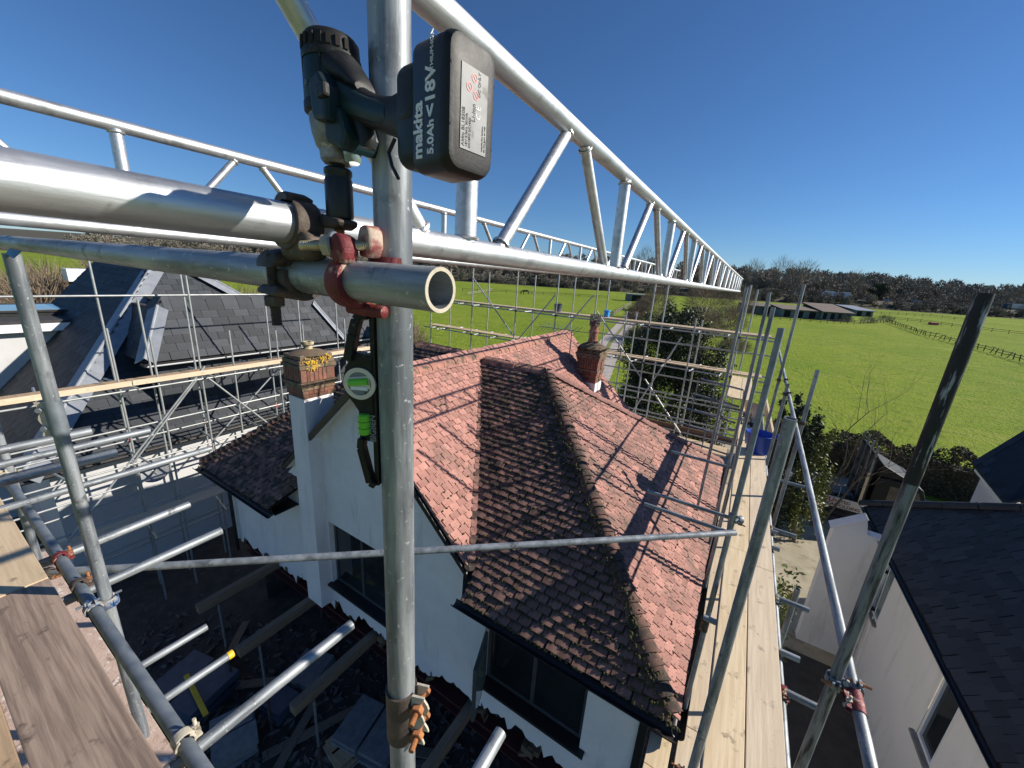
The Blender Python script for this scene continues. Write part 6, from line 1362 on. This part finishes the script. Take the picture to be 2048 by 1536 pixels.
# horses
def horse(label, px, py, head, graze=True, sc=1.0):
    g = onground(px, py); x, y = g[0], g[1]; z = terr(x, y); d = nrm((FY*head, -FX*head, 0)); s = np.array([-d[1], d[0], 0])
    def p(a, b, c): return tuple(np.array([0, 0, c])*sc+d*a*sc+s*b*sc)
    vs = [p(-.75, 0, 1.28), p(-.3, 0, 1.22), p(.25, 0, 1.2), p(.65, 0, 1.28), p(1.0, 0, 1.25 if graze else 1.6), p(1.25, 0, .85 if graze else 1.85), p(1.35, 0, .45 if graze else 1.95), p(1.5, 0, .12 if graze else 1.75)]
    rd_ = [.30, .33, .34, .30, .20, .16, .14, .09]; es = [(i, i+1) for i in range(7)]
    for (a, b, r0, up_) in ((.62, .17, 3, 1), (.58, -.17, 3, 1), (-.75, .18, 0, 0), (-.8, -.18, 0, 0)):
        k = len(vs); back = up_ == 0; vs += [p(a, b, .95), p(a+(-.05 if back else .02), b, .52), p(a+(-.02 if back else 0), b, .10), p(a+.07, b, .03)]; rd_ += [.17 if back else .14, .085, .06, .065]; es += [(r0, k), (k, k+1), (k+1, k+2), (k+2, k+3)]
    k = len(vs); vs += [p(-1.02, 0, 1.1), p(-1.08, 0, .55)]; rd_ += [.08, .05]; es += [(0, k), (k, k+1)]
    me = bpy.data.meshes.new('horse'); me.from_pydata(vs, es, []); me.materials.append(M['horse'])
    o = bpy.data.objects.new('horse', me); COL.objects.link(o); o.location = (x, y, z+H)
    sk = o.modifiers.new('skin', 'SKIN'); 
    if not me.skin_vertices: bm = bmesh.new(); bm.from_mesh(me); bm.verts.layers.skin.verify(); bm.to_mesh(me); bm.free()
    for i, v in enumerate(me.skin_vertices[0].data): v.radius = (rd_[i]*sc, rd_[i]*sc*.9); v.use_root = i == 1
    o.modifiers.new('sub', 'SUBSURF').levels = 1; o.modifiers['sub'].render_levels = 1
    return tag(o, label, 'horse')
horse('dark horse grazing in the paddock beyond the far scaffold', 1051, 590, -1, True, 1.25)
horse('dark horse grazing far off near the photo edge', 1942, 643, -1, True, 1.3)
g = onground(1866, 650); solo('feed_trough', join(box((g[0], g[1], terr(g[0], g[1])+.45), (2.6, 1.2, .8), ((FY, -FX, 0), (FX, FY, 0), (0, 0, 1)))), M['pink_box'], 'faded pink box standing in the far paddock', 'trough', bevel=.1)

# ------------------------------------------------------------------ sheds in the field
g0 = onground(1600, 642); g1 = onground(1752, 636)
sd0 = np.array([FY, -FX, 0]); fd0 = np.array([FX, FY, 0])
def shed(label, px, py, W, Dp, h0, h1, roof_m, wall_m, doors=3, over=.8, name='field_shed', rot=0.0):
    g = onground(px, py); b = np.array([g[0], g[1], terr(g[0], g[1])]); t = thing(name, label, 'shed', b)
    a = sd0*math.cos(rot)+fd0*math.sin(rot); c = np.cross((0, 0, 1), a); z = np.array([0, 0, 1.0])
    part('wall', join(box(b+a*W/2+c*.1+z*h0/2, (W, .15, h0), (a, c, z)), box(b+a*.08+c*Dp/2+z*h0*.5, (.15, Dp, h0), (a, c, z)), box(b+a*(W-.08)+c*Dp/2+z*h0*.5, (.15, Dp, h0), (a, c, z)), box(b+a*W/2+c*Dp+z*h1/2, (W, .15, h1), (a, c, z))), M[wall_m], t)
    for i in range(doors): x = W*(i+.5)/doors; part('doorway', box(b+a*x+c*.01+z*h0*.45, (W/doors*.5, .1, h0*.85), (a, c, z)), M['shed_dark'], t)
    p = [b-a*.4-c*over+z*(h0+.0), b+a*(W+.4)-c*over+z*(h0+.0), b+a*(W+.4)+c*(Dp+.4)+z*h1, b-a*.4+c*(Dp+.4)+z*h1]
    part('roof', prism(p, z, .12), M[roof_m], t)
shed('blue grey open fronted shed with rusty sloping roof in the field', 1640, 640, 9.5, 9, 2.6, 4.8, 'shed_roof', 'shed_wall', 4, rot=.0)
shed('long dark open shed beside the rusty roofed one', 1560, 634, 12, 6, 2.5, 3.6, 'shed_roof', 'shed_wall', 3)
shed('low blue shed nearest the lattice beam end', 1490, 626, 9, 5, 2.5, 3.4, 'shed_roof', 'shed_wall', 2)
shed('grey roofed lean to on the far side of the rusty roofed shed', 1708, 632, 7, 10, 2.2, 3.6, 'lead', 'shed_wall', 2)
shed('small blue box van body at the end of the gravel track', 1254, 602, 7, 3, 2.6, 2.7, 'lead', 'shed_wall', 1)
for i, (px, py) in enumerate(((1690, 644), (1735, 646), (1770, 643))):
    g = onground(px, py); c = (g[0], g[1], terr(g[0], g[1])); t = thing('field_bush', ('first', 'second', 'third')[i]+' dry bush by the sheds counted from the rusty roof', 'bush', c); part('stems', twigs(np.array(c)+[0, 0, .7], (2.2, 1.4, 1.2), 900, .8, .05, .4), M['twig_far'], t)

# ------------------------------------------------------------------ motorway traffic and the wooded skyline
def veh_frame(px, t_row):
    r = ray(px, 600); k = t_row/tt(r[0], r[1]); x, y = r[0]*k, r[1]*k; return np.array([x, y, terr(x, y)+.07])
def big_lorry(label, px, t_row, L, col, cabcol, dirn=-1):
    b = veh_frame(px, t_row); a, c, z = sd0*dirn, fd0, np.array([0, 0, 1.0]); t = thing('articulated_lorry', label, 'lorry', b)
    part('trailer', box(b-a*1.6+z*2.45, (L, 2.5, 2.9), (a, c, z)), M[col], t, bevel=.05); part('trailer_skirt', box(b-a*1.6+z*.75, (L*.7, 2.3, .5), (a, c, z)), M['car_dark'], t)
    cb = part('cab', prism([b+a*(L/2-1.2)+z*.5-c*1.2, b+a*(L/2+1.1)+z*.5-c*1.2, b+a*(L/2+1.1)+z*1.7-c*1.2, b+a*(L/2+.8)+z*3.0-c*1.2, b+a*(L/2-.2)+z*3.7-c*1.2, b+a*(L/2-1.2)+z*3.8-c*1.2], c, 2.4), M[cabcol], t, bevel=.06)
    part('side_window', prism([b+a*(L/2+.0)+z*1.8-c*1.22, b+a*(L/2+.95)+z*1.8-c*1.22, b+a*(L/2+.7)+z*2.7-c*1.22, b+a*(L/2+.0)+z*2.7-c*1.22], -c, .01), M['glass'], cb)
    for x in (-L/2+.0, -L/2+1.3, -L/2+2.6, L/2-1.4, L/2+.5): part('wheel', rev(b+a*(x)-c*1.22+z*.5, c, [(0, .3), (.03, .5), (.3, .5), (.33, .3)], 16), M['tyre'], t)
big_lorry('long white articulated lorry on the raised road above the sheds', 1668, 245, 13.0, 'truck_white', 'truck_white')
big_lorry('grey green lorry half hidden by hedge at the photo edge', 2040, 245, 13.0, 'car_grey', 'car_dark')
def car(label, px, t_row, col, van=False):
    b = veh_frame(px, t_row); a, c, z = sd0, fd0, np.array([0, 0, 1.0]); t = thing('distant_car', label, 'van' if van else 'car', b)
    pf = [(-2.1, .35), (2.1, .35), (2.15, .8), (1.3, .95), (.7, 1.45), (-1.2, 1.48), (-1.9, 1.0), (-2.15, .8)] if not van else [(-2.5, .4), (2.5, .4), (2.5, 1.1), (1.7, 2.1), (-2.5, 2.2)]
    bd_ = part('body', prism([b+a*x+z*y-c*.85 for x, y in pf], c, 1.7), M[col], t, bevel=.06)
    part('side_window', prism([b+a*x+z*y-c*.86 for x, y in ([(.95, 1.0), (.55, 1.38), (-1.1, 1.4), (-1.6, 1.05)] if not van else [(1.6, 1.3), (1.3, 1.9), (.5, 1.9), (.5, 1.3)])], -c, .01), M['glass'], bd_)
    for x in (-1.3, 1.35): part('wheel', rev(b+a*x-c*.88+z*.33, c, [(0, .2), (.02, .33), (.2, .33), (.22, .2)], 14), M['tyre'], t)
car('silver car on the raised road midway between white lorry and black upright', 1775, 243, 'car_grey'); car('silver van on the raised road close to the tall black upright', 1835, 243, 'car_grey', True)
car('dark car on the raised road just beyond the lattice beam end', 1538, 246, 'car_dark'); car('white van ahead of the long white lorry', 1590, 245, 'truck_white', True); car('dark car on the raised road nearest the black upright', 1900, 243, 'car_dark')
# hedge under the road and wooded belts: far-off masses
def belt(name, t0, t1, s0, s1, n, h, m, tw=260, wid=.16, seed=0, evergreen=False):
    sh, P = [], []
    for i in range(n):
        t_, s = random.uniform(t0, t1), random.uniform(s0, s1); x, y = ts(t_, s); z = terr(x, y); hh = h*random.uniform(.65, 1.15)
        if evergreen: P.append(clumps((x, y, z+hh*.5), (hh*.42, hh*.42, hh*.5), tw, 10, .3))
        else: sh.append(twigs((x, y, z+hh*.48), (hh*.42, hh*.42, hh*.5), tw, hh*.15, wid*hh/14, .25))
    if evergreen: P = np.concatenate(P); return solo(name, leaves(P, h*.06), M[m], kind='stuff')
    return solo(name, join(*sh), M[m], kind='stuff')
belt('roadside_scrub', 222, 236, -260, 380, 420, 4.8, 'twig_far', 260, 1.2)
belt('roadside_hedge', 220, 232, -260, 380, 260, 3.8, 'ever_far', 190, evergreen=True)
belt('verge_scrub', 262, 276, -300, 420, 200, 8, 'twig_far', 260, 1.0)
belt('distant_wood', 275, 330, -260, 420, 300, 12.5, 'twig_far', 420, .9)
belt('distant_wood', 330, 420, -330, 520, 230, 14, 'twig_far', 360, 1.0)
belt('distant_evergreens', 280, 400, -260, 480, 80, 11, 'ever_far', 300, evergreen=True)
belt('distant_wood', 420, 620, -500, 700, 190, 16, 'twig_far', 280, 1.3)
for i, (px, h, t_) in enumerate(((1495, 20, 262), (1548, 23, 268), (1575, 19, 262), (1598, 22, 266), (1278, 23, 270), (1262, 18, 275), (1700, 18, 270))):
    b = veh_frame(px, t_); lb = ('bare skyline tree right behind the lattice beam end', 'broad bare skyline tree left of the white lorry, tallest', 'bare skyline tree beside the tallest one', 'rounded bare skyline tree above the white van', 'bare skyline tree seen through the lattice beam', 'smaller bare skyline tree left of the one seen through the lattice beam', 'bare skyline tree just above the rusty shed')[i]
    a, c = branching(b, h*.36, .35, 3, seed=60+i, kids=(4, 5), spread=.5, ratio=.62)
    t = thing('skyline_tree', lb, 'tree', b); part('trunk', a, M['bark'], t); part('crown', join(c, twigs(b+np.array([0, 0, h*.64]), (h*.30, h*.30, h*.36), 620, h*.17, .13, .7)), M['twig_far'], t)
b = veh_frame(1752, 262); t = thing('skyline_evergreen', 'dark rounded evergreen on the skyline between the white lorry and the black upright', 'tree', b); part('trunk', cyl(b, b+np.array([0, 0, 6]), .4, 6), M['bark'], t); part('crown', leaves(clumps(b+np.array([0, 0, 6.0]), (5, 4, 5), 1800, 30, .28), .55), M['ever_far'], t)
